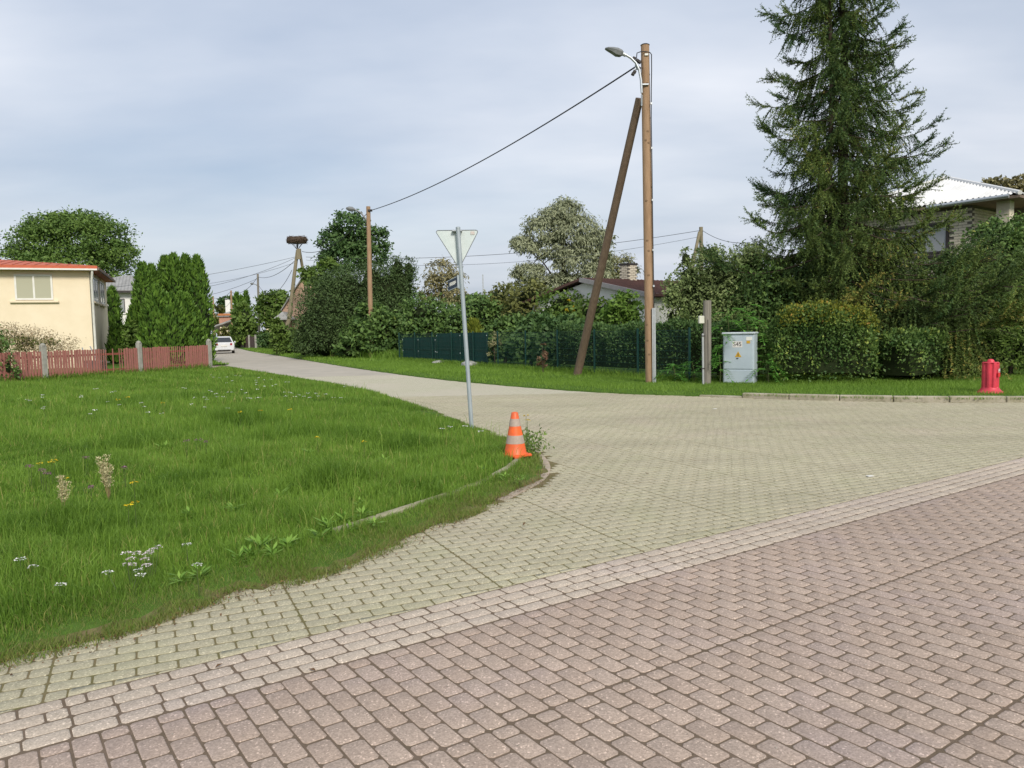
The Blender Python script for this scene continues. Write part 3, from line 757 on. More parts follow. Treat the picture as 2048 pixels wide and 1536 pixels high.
# bricks on the faces the photo shows (upper storey), 300 single ones nearest the open corner
W0 = WC + u3 * pd; zb = 2.6; rows = int((zE4 - 0.03 - zb) / 0.094); bl = 0.29
wq = dict(u0=0.75, u1=3.3, z0=ZA(512, *(W0 + u3 * 2)[:2]), z1=ZA(448, *(W0 + u3 * 1.2)[:2]))
cand = []
for r in range(rows):
    z = zb + (r + 0.5) * 0.094
    for k in range(34):
        a = k * bl + (bl / 2 if r % 2 else 0) + bl / 2
        if a > 5.8: continue
        if wq['u0'] - 0.16 < a < wq['u1'] + 0.16 and wq['z0'] - 0.05 < z < wq['z1'] + 0.05: continue
        cand.append((W0 + u3 * a - v3 * 0.004 + np.array([0, 0, z]), u3, a + abs(z - zE4) * 1.2))
    for k in range(9):
        a = k * bl + (0 if r % 2 else bl / 2) + bl / 2
        if a < 2.3: cand.append((W0 + v3 * a - u3 * 0.004 + np.array([0, 0, z]), v3, a + abs(z - zE4) * 1.2))
cand.sort(key=lambda t: t[2])
tmpl = {}
rest = MB()
for i, (c, ax_, _) in enumerate(cand):
    if i < 300:
        key = 0 if ax_ is u3 else 1
        if key not in tmpl:
            q = MB().box((0, 0, 0), (bl - 0.016, 0.05, 0.094 - 0.014), axes(ax_))
            me = bpy.data.meshes.new('brick'); me.from_pydata(q.v, [], q.f); me.materials.append(m_brick); tmpl[key] = me
        o = bpy.data.objects.new('brick', tmpl[key]); COL.objects.link(o); o.parent = h4; o.location = Vector(c - E0) - Vector((0, 0, 0)); o.location.z = c[2]
    else: rest.box(c, (bl - 0.016, 0.05, 0.08), axes(ax_))
tag(rest.build('brick_courses', m_brick, h4), kind='stuff')
frame_window(h4, W0 + u3 * (wq['u0']) + np.array([0, 0, wq['z0']]), u3, wq['u1'] - wq['u0'], wq['z1'] - wq['z0'], -v3, m_panec, m_dark, 3, 0.09, 0.12, m_dark)
MB().box(WC + u3 * pd * 0.5 + v3 * 2.35 + np.array([0, 0, 3.9]), (1.0, 0.1, 2.0), axes(u3)).build('balcony_door', m_soffit, h4)
# corrugated hip roof
rise4 = 1.55; r4 = LU / 2
def roof_face(p0, ax_, inn, L, w0, wave=0.177, amp=0.028):
    """corrugated trapezoid/triangle: eave from p0 along ax_, rises along inn; corrugations run up the slope"""
    n = int(L / (wave / 6)); V = []; Fc = []
    for i in range(n + 1):
        x = L * i / n; run = min(x, L - x, w0); h = amp * math.cos(2 * math.pi * x / wave)
        V += [p0 + ax_ * x + np.array([0, 0, h]), p0 + ax_ * x + inn * run + np.array([0, 0, h + rise4 * run / w0])]
    for i in range(n): Fc.append((2*i, 2*i+2, 2*i+3, 2*i+1))
    return V, Fc
mb = MB(); ez = np.array([0, 0, zE4 + 0.13])
for p0, ax_, inn, L in ((E0 + ez, u3, v3, LU), (E0 + v3 * LV + ez, -v3, u3, LV), (E0 + u3 * LU + ez, v3, -u3, LV), (E0 + u3 * LU + v3 * LV + ez, -u3, -v3, LU)):
    mb.add(*roof_face(p0, ax_, inn, L, r4))
rf4 = mb.build('roof', m_whiteroof, h4, smooth=True)
def ridge(a, b, w=0.22):
    d = unit((b - a)[None])[0]; return MB().tube([a + np.array([0, 0, 0.0]), b + np.array([0, 0, 0.0])], 0.075, 8)
ap1 = E0 + u3 * r4 + v3 * r4 + ez + np.array([0, 0, rise4]); ap2 = E0 + u3 * r4 + v3 * (LV - r4) + ez + np.array([0, 0, rise4])
for a, bq in ((E0 + ez, ap1), (E0 + u3 * LU + ez, ap1), (E0 + v3 * LV + ez, ap2), (ap1, ap2)):
    ridge(a, bq).build('ridge_cap', m_whiteroof, rf4, smooth=True)
MB().prism([E0 + np.array([0, 0, zE4 - 0.02]), E0 + u3 * LU + np.array([0, 0, zE4 - 0.02]), E0 + u3 * LU + v3 * LV + np.array([0, 0, zE4 - 0.02]), E0 + v3 * LV + np.array([0, 0, zE4 - 0.02])], (0, 0, 0.09)).build('soffit', m_soffit, h4)
MB().tube([E0 + u3 * 0.3 - v3 * 0.07 + np.array([0, 0, zE4 + 0.06]), E0 + u3 * 2.9 - v3 * 0.07 + np.array([0, 0, zE4 + 0.03])], 0.07, 10).build('gutter', m_zinc, h4, smooth=True)

# --- far houses down the street
def far_house(name, label, px0, px1, py_eave, Y, wall_m, roof_m, rise, py_base=None, depth=7, gable=False, win=()):
    x0, x1 = XA(px0, Y), XA(px1, Y); ze = ZA(py_eave, (x0 + x1) / 2, Y); t = thing(name, label, 'house', ((x0 + x1) / 2, Y, 0))
    ex = np.array([1.0, 0]); ey = np.array([0, 1.0]); wall_box((x0, Y), ex, ey, x1 - x0, depth, -0.1, ze).build('wall', wall_m, t)
    if gable:
        g = [np.array([x0 - 0.3, Y - 0.3, ze]), np.array([x1 + 0.3, Y - 0.3, ze]), np.array([(x0 + x1) / 2, Y - 0.3, ze + rise])]
        MB().prism([p + np.array([0, 0.3, 0]) for p in g], (0, depth, 0)).build('gable', wall_m, t)
        rf = MB()
        for a, bq in ((g[0], g[2]), (g[1], g[2])):
            d = np.array([0, 0, 0.16]); rf.prism([a + d * 0.2, bq + d * 0.2, bq + d, a + d], (0, depth + 0.6, 0))
        rf = rf.build('roof', roof_m, t)
    else: rf = hip_roof((x0, Y), ex, ey, x1 - x0, depth, ze, rise, 0.3)[0].build('roof', roof_m, t)
    for (a, bq, c, d) in win:
        xa, xb = XA(a, Y, 3), XA(bq, Y, 3); frame_window(t, (xa, Y, ZA(d, xa, Y)), (1, 0, 0), xb - xa, ZA(c, xa, Y) - ZA(d, xa, Y), (0, -1, 0), m_paned, m_white, 1, 0.06)
    return t, rf
t, rf = far_house('salmon_house', 'salmon brick house with grey roof at the end of the street', 441, 473, 633, 118, m_pinkbrick, m_greyroof, 0.75, depth=6)
MB().box((XA(441, 118) + 1.25, 117.8, ZA(628, -45, 118) - 0.12), (2.6, 0.25, 0.3)).build('orange_band', mat('orange_cornice', (0.5, 0.2, 0.08)), t)
MB().box((XA(463, 120), 119.5, ZA(614, XA(463, 120), 120)), (0.7, 0.7, 2.2)).build('chimney', m_whitewall, rf)
xa, xb = XA(447, 112), XA(472, 112)
MB().prism([(xa - 2.2, 111, ZA(657, xa, 112)), (xb + 1, 111, ZA(634, xb, 112)), (xb + 1, 111, ZA(637, xb, 112)), (xa - 2.2, 111, ZA(660, xa, 112))], (0, 7, 0)).build('porch_roof', m_greyroof, t)
MB().box(((xa + xb) / 2, 114, 1.4), (xb - xa, 6, 2.9)).build('porch', m_cream, t)
t, rf = far_house('pink_house', 'pinkish gabled house half hidden by the dark bush', 574, 668, 622, 66, m_pink, m_greyroof, 3.3, depth=9, gable=True, win=((606, 612, 664, 678),))
cx = XA(622, 68); MB().box((cx, 69, ZA(570, cx, 69)), (0.6, 0.6, 1.8)).build('chimney', m_pinkbrick, rf)
t, rf = far_house('yellow_house', 'pale yellow house seen through garden trees down the street', 533, 566, 628, 104, mat('yellow_render', (0.74, 0.66, 0.42), (0.68, 0.6, 0.38)), m_greyroof, 2.6, depth=8, gable=True, win=((548, 553, 628, 640),))
far_house('grey_garage', 'small dark garage with grey roof beside the pink house', 558, 574, 640, 64, m_soffit, m_greyroof, 0.6, depth=4)
# ================================================================== PICKET FENCE
m_picket = mat('red_picket_paint', (0.38, 0.155, 0.125), (0.29, 0.125, 0.105), 6, 0.75, 0.2, stretch=(3, 3, 0.6))
m_rail = mat('red_rail_paint', (0.28, 0.085, 0.06), (0.22, 0.07, 0.05), 6, 0.8, 0.2)
posts = [G(-120, 776), G(90, 765), G(263, 751), G(420, 740)]
posts = [np.array([p[0], p[1], 0.04]) for p in posts]
dirf = posts[3] - posts[1]; posts[2] = posts[1] + dirf * 0.52
posts[0] = posts[1] - dirf * 0.55
pf = thing('picket_fence', 'faded red picket fence with grey concrete posts along the lawn', 'fence', tuple(posts[1]))
hp = 1.36
for p in posts:
    A = axes(dirf)
    mb = MB().box(p + np.array([0, 0, 0.66]), (0.21, 0.17, 1.36), A, bev=0.02)
    mb.lathe([(0.105, 0), (0.09, 0.05), (0.05, 0.085), (0.004, 0.1)], p + np.array([0, 0, 1.34]), 12)
    mb.build('post', m_conc, pf, smooth=False)
pk = {}
for a, b, seg in ((posts[0], posts[1], 0), (posts[1], posts[2], 1), (posts[2], posts[3], 2)):
    d = b - a; L = np.linalg.norm(d); A = axes(d); e = d / L; nrm = np.array([e[1], -e[0], 0])
    for z in (0.28, 0.92): MB().box((a + b) / 2 + np.array([0, 0, z]) + nrm * -0.03, (L - 0.2, 0.035, 0.08), A).build('rail', m_rail, pf)
    s = 0.17; k = 0
    while s < L - 0.12:
        fr_ = s / L; thin = (seg == 1 and 0.55 < fr_ < 0.8) or (seg == 2 and 0.40 < fr_ < 0.60)
        wd = 0.034 if thin else 0.088; hgt = 1.14 + rr.gauss(0, 0.012)
        gap = 0.072 if thin else 0.026
        if seg == 1 and 0.60 < fr_ < 0.74 and k % 3: s += wd + gap; k += 1; continue
        zb = 0.06 + (0.03 if rr.random() < .2 else 0)
        c = a + e * (s + wd / 2) + nrm * 0.012
        x = A[0]; w2 = wd / 2
        sl = rr.gauss(0, 0.012)
        poly = [c + e * (-w2) + np.array([0, 0, zb]), c + e * w2 + np.array([0, 0, zb]), c + e * (w2 + sl) + np.array([0, 0, hgt - 0.02]), c + e * (w2 * 0.4 + sl) + np.array([0, 0, hgt]), c + e * (-w2 * 0.4 + sl) + np.array([0, 0, hgt]), c + e * (-w2 + sl) + np.array([0, 0, hgt - 0.02])]
        MB().prism(poly, nrm * 0.02).build('picket', m_picket, pf)
        s += wd + gap + abs(rr.gauss(0, 0.006)); k += 1
# garden clutter behind the gap: a folded grey wheelbarrow frame
wb = P(185, 735, 35.5); wb[2] = 0.0
t = thing('wheelbarrow', 'grey wheelbarrow leaning behind the gap in the picket fence', 'wheelbarrow', tuple(wb))
m_grey = mat('grey_metal', (0.10, 0.11, 0.12), (0.07, 0.075, 0.08), 6, 0.5, 0.4, metal=0.3)
MB().prism([wb + np.array(q) for q in ((-0.35, 0, 0.25), (0.3, 0, 0.15), (0.42, 0, 0.55), (-0.42, 0, 0.6))], (0, 0.5, 0)).build('tray', m_grey, t)
MB().tube([wb + np.array((-0.2, 0, 0.25)), wb + np.array((-0.45, 0.05, 1.2))], 0.03, 6).tube([wb + np.array((0.15, 0.4, 0.25)), wb + np.array((-0.3, 0.45, 1.25))], 0.03, 6).build('handles', m_zinc, t)
MB().lathe([(0.02, -0.04), (0.17, -0.04), (0.19, 0), (0.17, 0.04), (0.02, 0.04)], wb + np.array((0.38, 0.25, 0.19)), 16, np.array([[1, 0, 0], [0, 0, 1], [0, -1, 0]])).build('wheel', m_dark, t)

# ================================================================== GIVE-WAY SIGN (seen from behind)
m_signback = mat('sign_back_aluminium', (0.66, 0.72, 0.71), (0.56, 0.63, 0.62), 5, 0.45, 0.4)
m_pole = mat('sign_pole_zinc', (0.42, 0.47, 0.50), (0.34, 0.39, 0.42), 12, 0.5, 0.4, metal=0.35, stretch=(1, 1, 0.3))
SB = np.array([-0.66, 12.3, 0.0]); ST = P(916, 457, 12.22)
t = thing('give_way_sign', 'back of a triangular road sign on a leaning grey pole', 'road sign', tuple(SB))
MB().tube([SB + np.array([0, 0, -0.1]), SB, ST], 0.0335, 16).build('pole', m_pole, t, smooth=True)
MB().lathe([(0.036, 0), (0.036, 0.02), (0.02, 0.03), (0.001, 0.032)], ST, 16).build('pole_cap', m_pole, t)
pl = unit((ST - SB)[None])[0]
tl, tr_, bt_ = P(870, 461, 12.3), P(957.5, 460, 12.3), P(918.5, 537, 12.3)
def round_tri(c, rad, n=6):
    out = []
    for i in range(3):
        p, a, b = c[i], c[i - 1], c[(i + 1) % 3]
        u, v = unit((a - p)[None])[0], unit((b - p)[None])[0]
        for k in range(n + 1):
            s = k / n; out.append(p + u * rad * (1 - s) ** 2 + v * rad * s ** 2)
    return out
tri = round_tri([tl, tr_, bt_], 0.06)
MB().prism(tri, (0.0, 0.012, 0)).build('sign_plate', m_signback, t)
cen = (tl + tr_ + bt_) / 3
rim = MB()
for i in range(len(tri)):
    a, b = tri[i], tri[(i + 1) % len(tri)]; rim.tube([a, b], 0.0065, 5, cap=False)
rim.build('plate_rim', mat('rim_grey', (0.22, 0.24, 0.26), rough=0.5), t)
fr_tri = [p + np.array([0, 0.014, 0]) for p in tri]
MB().prism([cen + (p - cen) * 0.985 for p in fr_tri], (0, 0.002, 0)).build('red_face', mat('red_reflective', (0.5, 0.02, 0.02), rough=0.4), t)
MB().prism([cen + (p - cen) * 0.66 + np.array([0, 0.003, 0]) for p in fr_tri], (0, 0.002, 0)).build('white_face', m_white, t)
for py in (461.5, 533):
    c = P(914 + (py - 460) * 0.075, py, 12.26); MB().box(c, (0.11 if py > 500 else 0.16, 0.085, 0.028), bev=0.006).build('clamp', m_zinc, t)
c = P(945, 466, 12.294); MB().box(c, (0.065, 0.003, 0.05)).build('sticker', mat('pale_sticker', (0.6, 0.5, 0.46), (0.52, 0.5, 0.47), 40), t)
# street-name plate, turned almost edge-on
pc_ = P(916, 563, 12.27); ne = P(896.5, 572, 12.42)
du = unit((pc_ - ne)[None])[0]; A = np.array([du, np.cross((0, 0, 1.0), du), (0, 0, 1.0)]); L_ = np.linalg.norm(pc_ - ne); cc = (pc_ + ne) / 2
hz = 0.16
np_ = MB().box(cc, (L_, 0.014, hz), A, bev=0.003).build('street_name_plate', mat('navy_enamel', (0.022, 0.034, 0.06), (0.03, 0.04, 0.06), 6, 0.35, 0.5), t)
br = MB()
for z in (-hz / 2, hz / 2): br.box(cc + np.array([0, 0, z]), (L_ + 0.004, 0.02, 0.01), A)
br.build('plate_edge', m_pole, np_)
lt = MB(); xs = -L_ * 0.3; nrm = -A[1]
if nrm[1] > 0: nrm = -nrm
sgn = 1
while xs < L_ * 0.26:
    for dx, hh, zz_ in ((0, 0.055, 0), (0.011, 0.012, 0.021), (0.011, 0.012, -0.004), (0.02, 0.055 if rr.random() < .6 else 0.03, 0)):
        lt.box(cc + A[0] * (xs + dx) + nrm * 0.0085 + np.array([0, 0, zz_ + 0.005]), (0.0075, 0.003, hh), A)
    xs += 0.03
lt.build('lettering', m_white, np_)
MB().box(pc_ + np.array([0.015, 0, 0]), (0.05, 0.05, 0.2)).build('plate_bracket', m_pole, t)

# ================================================================== TRAFFIC CONE
m_orange = mat('cone_orange', (0.86, 0.135, 0.025), (0.62, 0.115, 0.035), 9, 0.45, 0.4)
m_cband = mat('cone_dirty_band', (0.44, 0.35, 0.29), (0.33, 0.27, 0.22), 35, 0.6, 0.3, lo=0.3, hi=0.7)
CB = np.array([0.025, 9.31, 0.075]); ch_ = 0.545
t = thing('traffic_cone', 'orange traffic cone with two dirty white bands on the kerb', 'traffic cone', tuple(CB))
def rz(z): return 0.136 + (0.039 - 0.136) * (z - 0.045) / (ch_ - 0.045)
def ring(z0, z1, e=0.0, n=5): return [(rz(z0 + (z1 - z0) * k / n) + e, z0 + (z1 - z0) * k / n) for k in range(n + 1)]
body = MB().lathe([(0.15, 0.03), (0.142, 0.038)] + ring(0.045, ch_ - 0.012) + [(0.034, ch_ - 0.003), (0.02, ch_), (0.012, ch_ - 0.02)], CB, 28)
body.build('body', m_orange, t, smooth=True)
for z0, z1 in ((0.165, 0.265), (0.375, 0.465)):
    MB().lathe([(rz(z0) - 0.004, z0)] + ring(z0, z1, 0.0022) + [(rz(z1) - 0.004, z1)], CB, 28).build('reflective_band', m_cband, t, smooth=True)
sk = MB()
sq = [(0.165 * math.cos(a), 0.165 * math.sin(a)) for a in np.linspace(0, 2 * math.pi, 8, endpoint=False) + R(22.5)]
sk.prism([CB + np.array([x, y, 0.012]) for x, y in sq], (0, 0, 0.024))
for k in range(4):
    a = k * math.pi / 2 + R(8); sk.box(CB + np.array([0.168 * math.cos(a), 0.168 * math.sin(a), 0.014]), (0.055, 0.085, 0.03), axes((math.cos(a), math.sin(a), 0)), bev=0.006)
sk.build('base', m_orange, t)

# ================================================================== UTILITY POLES
m_newwood = mat('new_pole_wood', (0.37, 0.245, 0.15), (0.29, 0.185, 0.11), 7, 0.8, 0.2, bump=0.5, bscale=30, stretch=(2.5, 2.5, 0.35))
m_oldwood = mat('old_pole_wood', (0.215, 0.155, 0.11), (0.155, 0.11, 0.08), 7, 0.85, 0.15, bump=0.5, bscale=30, stretch=(2.5, 2.5, 0.3))
m_greywood = mat('weathered_wood', (0.255, 0.235, 0.20), (0.18, 0.165, 0.14), 8, 0.9, 0.15, bump=0.6, bscale=25, stretch=(3, 3, 0.25))
m_palewood = mat('pale_old_pole', (0.27, 0.235, 0.155), (0.19, 0.165, 0.11), 8, 0.9, 0.15, bump=0.4, bscale=25, stretch=(3, 3, 0.25))
m_cable = mat('black_cable', (0.025, 0.027, 0.03), rough=0.6)
m_wire = mat('grey_wire', (0.09, 0.10, 0.115), rough=0.5)
m_lamp = mat('lamp_grey', (0.20, 0.21, 0.21), (0.16, 0.17, 0.17), 6, 0.5, 0.4, metal=0.2)
UB = np.array([G(1301, 773)[0], G(1301, 773)[1], 0.08]); UT = P(1290, 91, UB[1])
t = thing('utility_pole', 'tall new timber utility pole with street lamp and raking brace', 'utility pole', tuple(UB))
MB().tube([UB - np.array([0, 0, 0.3])] + [UB + (UT - UB) * k / 12 for k in range(13)], [0.133] + [0.132 - 0.022 * k / 12 for k in range(13)], 20).build('pole', m_newwood, t, smooth=True)
MB().lathe([(0.118, 0), (0.122, 0.012), (0.09, 0.03), (0.001, 0.035)], UT, 20).build('pole_cap', m_dark, t)
kn = MB()
for k in range(20):
    s = rr.uniform(0.06, 0.97); a = rr.uniform(-2.8, -0.3); p = UB + (UT - UB) * s; rad = 0.132 - 0.022 * s
    dd = np.array([math.cos(a), math.sin(a), 0]); kn.lathe([(0.035, 0), (0.028, 0.006), (0.001, 0.009)], p + dd * (rad - 0.004), 8, np.array([np.cross(dd, (0, 0, 1)), (0, 0, 1.0), dd]))
kn.build('knots', mat('wood_knot', (0.21, 0.135, 0.08), rough=0.8), t)
BB = np.array([G(1154, 757)[0], G(1154, 757)[1], 0.08]); BT = P(1279, 197, UB[1] + 0.1)
MB().tube([BB - np.array([0, 0, 0.3]) * 1.0] + [BB + (BT - BB) * k / 8 for k in range(9)], [0.135] + [0.134 - 0.028 * k / 8 for k in range(9)], 16).build('brace_pole', m_oldwood, t, smooth=True)
lp = [P(x, y, UB[1] - 0.16) for x, y in ((1283.5, 186), (1282, 160), (1278.5, 140), (1272, 126), (1262, 116), (1252, 110), (1246, 107))]
arm = MB().tube(lp, 0.032, 12).build('lamp_arm', m_zinc, t, smooth=True)
MB().box(P(1290, 169, UB[1] - 0.14), (0.2, 0.06, 0.045), bev=0.01).build('arm_clamp', m_zinc, t)
MB().tube([P(1283.5, 190, UB[1] - 0.15), P(1283.3, 212, UB[1] - 0.12)], 0.022, 8).build('arm_tail', m_zinc, t)
# lamp head: flat wedge, broad near the arm
la, lb = P(1246, 108, UB[1] - 0.16), P(1210, 97.5, UB[1] - 0.16); d = lb - la; Lh = np.linalg.norm(d); A = axes(d)
secs_ = [(0.0, 0.045, 0.05, -0.03), (0.12, 0.10, 0.075, -0.075), (0.35, 0.13, 0.085, -0.085), (0.6, 0.125, 0.07, -0.045), (0.85, 0.10, 0.045, -0.02), (1.0, 0.05, 0.015, -0.008)]
V = []; Fc = []
for (s, w, zt_, zb_) in secs_:
    c = la + d * s
    for y, z in ((-w, zt_ * 0.3), (-w * 0.75, zt_), (w * 0.75, zt_), (w, zt_ * 0.3), (w * 0.8, zb_), (-w * 0.8, zb_)): V.append(c + A[1] * y + A[2] * z)
for i in range(5):
    for k in range(6): Fc.append((i*6 + k, i*6 + (k+1) % 6, (i+1)*6 + (k+1) % 6, (i+1)*6 + k))
Fc += [(5, 4, 3, 2, 1, 0), tuple(30 + k for k in range(6))]
MB().add(V, Fc).build('lamp_head', m_lamp, arm, smooth=False)
MB().tube([P(1246, 108, UB[1] - 0.16), P(1252, 111, UB[1] - 0.16)], 0.045, 10).build('lamp_collar', m_zinc, arm)
hw = MB()
for x, y in ((1268, 117), (1274, 121), (1279, 124), (1278, 137), (1269, 144), (1266, 148)):
    hw.box(P(x, y, UB[1] - 0.08), (0.09, 0.1, 0.075), axes((1, 0, -0.5)), bev=0.015)
hw.build('insulators', m_dark, t)
MB().box(P(1272, 134, UB[1] - 0.1), (0.05, 0.06, 0.14)).build('tension_clamp', m_zinc, t)
MB().box(P(1293, 109, UB[1] - 0.125), (0.09, 0.03, 0.05)).build('bracket', m_white, t)
cb = [P(x, y, UB[1] - 0.14) for x, y in ((1273, 116), (1274, 106), (1281, 103.5), (1291, 103), (1300, 105), (1303, 109), (1303.2, 140), (1302.5, 180), (1302.5, 240), (1304, 330), (1305, 420), (1306.5, 520), (1308, 616))]
MB().tube(cb, 0.013, 6).build('cable', m_cable, t, smooth=True)
cl = MB()
for y in (207, 296, 400, 500, 572): cl.box(P(1302.5 + (y - 200) * 0.013, y, UB[1] - 0.135), (0.045, 0.04, 0.05))
cl.build('cable_clips', m_zinc, t)
A = axes((1, 0, 0)); g0, g1 = P(1307, 616, UB[1] - 0.17), P(1308.6, 775, UB[1] - 0.17)
cd = MB(); c = (g0 + g1) / 2; hgt = np.linalg.norm(g1 - g0)
for dx in (-0.026, 0.0, 0.026): cd.box(c + np.array([dx * 1.25, -0.012 if dx == 0 else 0, 0]), (0.026, 0.045 if dx else 0.03, hgt), np.array([[1, 0, 0], [0, 1, 0], [0, 0, 1]]))
cd.build('cable_guard', m_zinc, t)

def simple_pole(name, label, base, top, r0, r1, m, group=None):
    t = thing(name, label, 'utility pole', tuple(base)); base = np.array(base, float); top = np.array(top, float)
    MB().tube([base - np.array([0, 0, 0.2]), base, (base + top) / 2, top], [r0, r0, (r0 + r1) / 2, r1], 12).build('pole', m, t, smooth=True)
    return t
def mini_lamp(t, p_on, dx, dz, L=0.9):
    a = np.array(p_on, float); pts = [a, a + np.array([dx * 0.35, -0.02, dz * 0.7]), a + np.array([dx * 0.75, -0.04, dz])]
    ar = MB().tube(pts, 0.045, 8).build('lamp_arm', m_lamp, t, smooth=True)
    h0, h1 = pts[-1], pts[-1] + np.array([dx * 0.55, -0.02, dz * 0.12])
    MB().tube([h0, h0 + (h1 - h0) * 0.3, h0 + (h1 - h0) * 0.7, h1], [0.06, 0.14, 0.13, 0.05], 8).build('lamp_head', m_lamp, ar)
Y2 = 45.0; p2t = P(736.5, 413, Y2); p2b = np.array([XA(743, Y2), Y2, 0.0])
pole2 = simple_pole('utility_pole', 'timber utility pole with lamp rising out of the dark bushes', p2b, p2t, 0.15, 0.12, m_newwood)
mini_lamp(pole2, P(734, 442, Y2), -0.9, 0.66)
MB().box(P(740, 421, Y2 - 0.1), (0.25, 0.1, 0.12)).build('insulators', m_dark, pole2)
# stork-nest A-pole
Y3 = 60.4; nb_ = np.array([G(567, 709)[0], Y3, 0.05]); nt_ = P(595, 500, Y3)
t3 = thing('nest_pole', 'weathered A-frame pole carrying a round stork nest', 'utility pole', tuple(nb_))
mid = P(582, 610, Y3); kink = P(578, 640, Y3)
MB().tube([nb_, kink, P(588, 555, Y3), nt_], [0.19, 0.17, 0.145, 0.12], 12).build('pole', m_palewood, t3, smooth=True)
rb = np.array([XA(634, 62.5), 62.5, 0.0]); MB().tube([rb, P(599, 500, 60.6)], [0.15, 0.11], 10).build('brace_pole', m_palewood, t3, smooth=True)
MB().tube([P(563, 712, Y3 - 0.3), P(571, 662, Y3 - 0.25)], 0.07, 8).build('cable_guard', m_white, t3)
st2 = np.array([XA(560, Y3), Y3 - 0.1, 0]); MB().box((XA(563, Y3), Y3 + 0.1, 0.95), (0.26, 0.2, 2.0), bev=0.02).build('concrete_stub', m_conc, t3)
MB().box(P(598, 508, Y3 - 0.15), (0.3, 0.2, 0.8)).build('head_block', m_palewood, t3)
ne_ = P(594.5, 479.5, Y3)
sp = MB().tube([nt_, P(594.5, 487, Y3)], 0.05, 8)
for a in np.linspace(0, 2 * math.pi, 6, endpoint=False): sp.tube([nt_, P(594.5, 487, Y3) + np.array([0.45 * math.cos(a), 0.45 * math.sin(a), 0.02])], 0.018, 5)
sp.build('nest_bracket', m_wire, t3)
# nest: a bowl of sticks
nest = thing('stork_nest', 'round stork nest of brown sticks on top of the A-frame pole', 'nest', tuple(P(594.5, 487, Y3)))
MB().lathe([(0.35, 0.0), (0.68, 0.05), (0.77, 0.2), (0.76, 0.4), (0.62, 0.47), (0.4, 0.36), (0.001, 0.3)], P(594.5, 487, Y3), 24).build('bowl', mat('nest_core', (0.10, 0.07, 0.05), (0.06, 0.045, 0.03), 9), nest)
stk = MB(); c0 = P(594.5, 487, Y3)
for k in range(420):
    a = rr.uniform(0, 2 * math.pi); z = rr.uniform(0.02, 0.5); rad = 0.76 - 0.12 * abs(z - 0.25) / 0.25 + rr.gauss(0, .03)
    p = c0 + np.array([rad * math.cos(a), rad * math.sin(a), z]); tg = np.array([-math.sin(a), math.cos(a), rr.gauss(0, .25)]); tg += np.array([math.cos(a), math.sin(a), 0]) * rr.gauss(0.05, .25)
    tg /= np.linalg.norm(tg); L = rr.uniform(0.12, 0.32); stk.tube([p - tg * L, p + tg * L], 0.011, 3, cap=False)
tag(stk.build('sticks', mat('nest_sticks', (0.20, 0.14, 0.10), (0.11, 0.075, 0.055), 14), nest), kind='stuff')
# poles further down the street
for px, pt, pb, Y, m, lab, lamp in ((517.5, 548, 697, 92, m_greywood, 'slim grey pole standing by the garden hedge down the street', 1), (464, 581, 690, 106, m_newwood, 'orange brown pole before the salmon house down the street', 1),
                                   (428, 592, 690, 126, m_newwood, 'farthest brown pole showing beside the tall thuja hedge', 0)):
    b = np.array([XA(px + 2, Y), Y, 0.0]); tp = P(px - 2, pt, Y)
    t = simple_pole('utility_pole', lab, b, tp, 0.155, 0.12, m)
    if lamp: mini_lamp(t, tp - np.array([0, 0, 1.5]), -0.7, 0.35)
# A-pole behind the white house
YA = 54.0; tp = P(1402, 454, YA); b = np.array([XA(1404, YA), YA, 0])
t = simple_pole('utility_pole', 'grey A-frame pole behind the brown roofed house', b, tp, 0.17, 0.13, m_palewood)
MB().tube([np.array([XA(1350, YA - 2), YA - 2, 0]), P(1399, 464, YA - 0.1)], [0.16, 0.11], 10).build('brace_pole', m_palewood, t, smooth=True)
APOLE = tp
# ------------------------------------------------------------------ overhead wires
def wire(label, a, b, sag, r=0.012, n=24):
    a = np.array(a, float); b = np.array(b, float)
    pts = [a + (b - a) * s - np.array([0, 0, sag * 4 * s * (1 - s)]) for s in np.linspace(0, 1, n)]
    o = MB().tube(pts, r, 5).build('overhead_wire', m_cable if r > 0.015 else m_wire, None, loc=tuple(a))
    tag(o, label, 'wire', 'overhead wires of the street')
wire('thick cable from the tall lamp pole to the pole in the bushes', P(1272, 133, UB[1]), P(741, 421, Y2 - 0.1), 0.42, 0.021, 40)
NT = P(598, 518, Y3); 
wire('wire from the pole in the bushes to the stork nest pole', P(736, 424, Y2), P(604, 503, Y3), 0.8, 0.02)
wire('upper wire from the A-frame pole to the stork nest pole', P(1400, 461, YA), P(612, 514, Y3), 0.75, 0.016, 40)
wire('lower wire from the A-frame pole to the stork nest pole', P(1396, 474, YA), P(612, 520, Y3), 1.05, 0.012, 40)
wire('wire running right from the A-frame pole into the larch', P(1405, 461, YA), P(1500, 485, 46), 0.3, 0.016)
wire('highest wire leaving the nest pole to the left', P(590, 514, Y3), P(60, 585, 58), 0.5, 0.014)
wire('second wire leaving the nest pole to the left', P(590, 516, Y3), P(230, 582, 64), 1.0, 0.014)
wire('third wire leaving the nest pole above the slim pole', P(588, 526, Y3), P(300, 575, 66), 0.5, 0.012)
wire('thick cable from the nest pole to the slim grey pole', P(588, 523, Y3), P(516, 554, 92), 0.5, 0.022)
wire('lower cable from the nest pole to the slim grey pole', P(584, 540, Y3), P(518, 572, 92), 1.4, 0.02)
wire('cable from the slim grey pole to the brown pole', P(514, 556, 92), P(463, 585, 106), 0.7, 0.026)
wire('wire from the slim grey pole towards the thuja hedge', P(513, 558, 92), P(380, 597, 92), 0.3, 0.02)
wire('cable from the brown pole to the farthest pole', P(462, 583, 106), P(428, 596, 126), 0.4, 0.026)
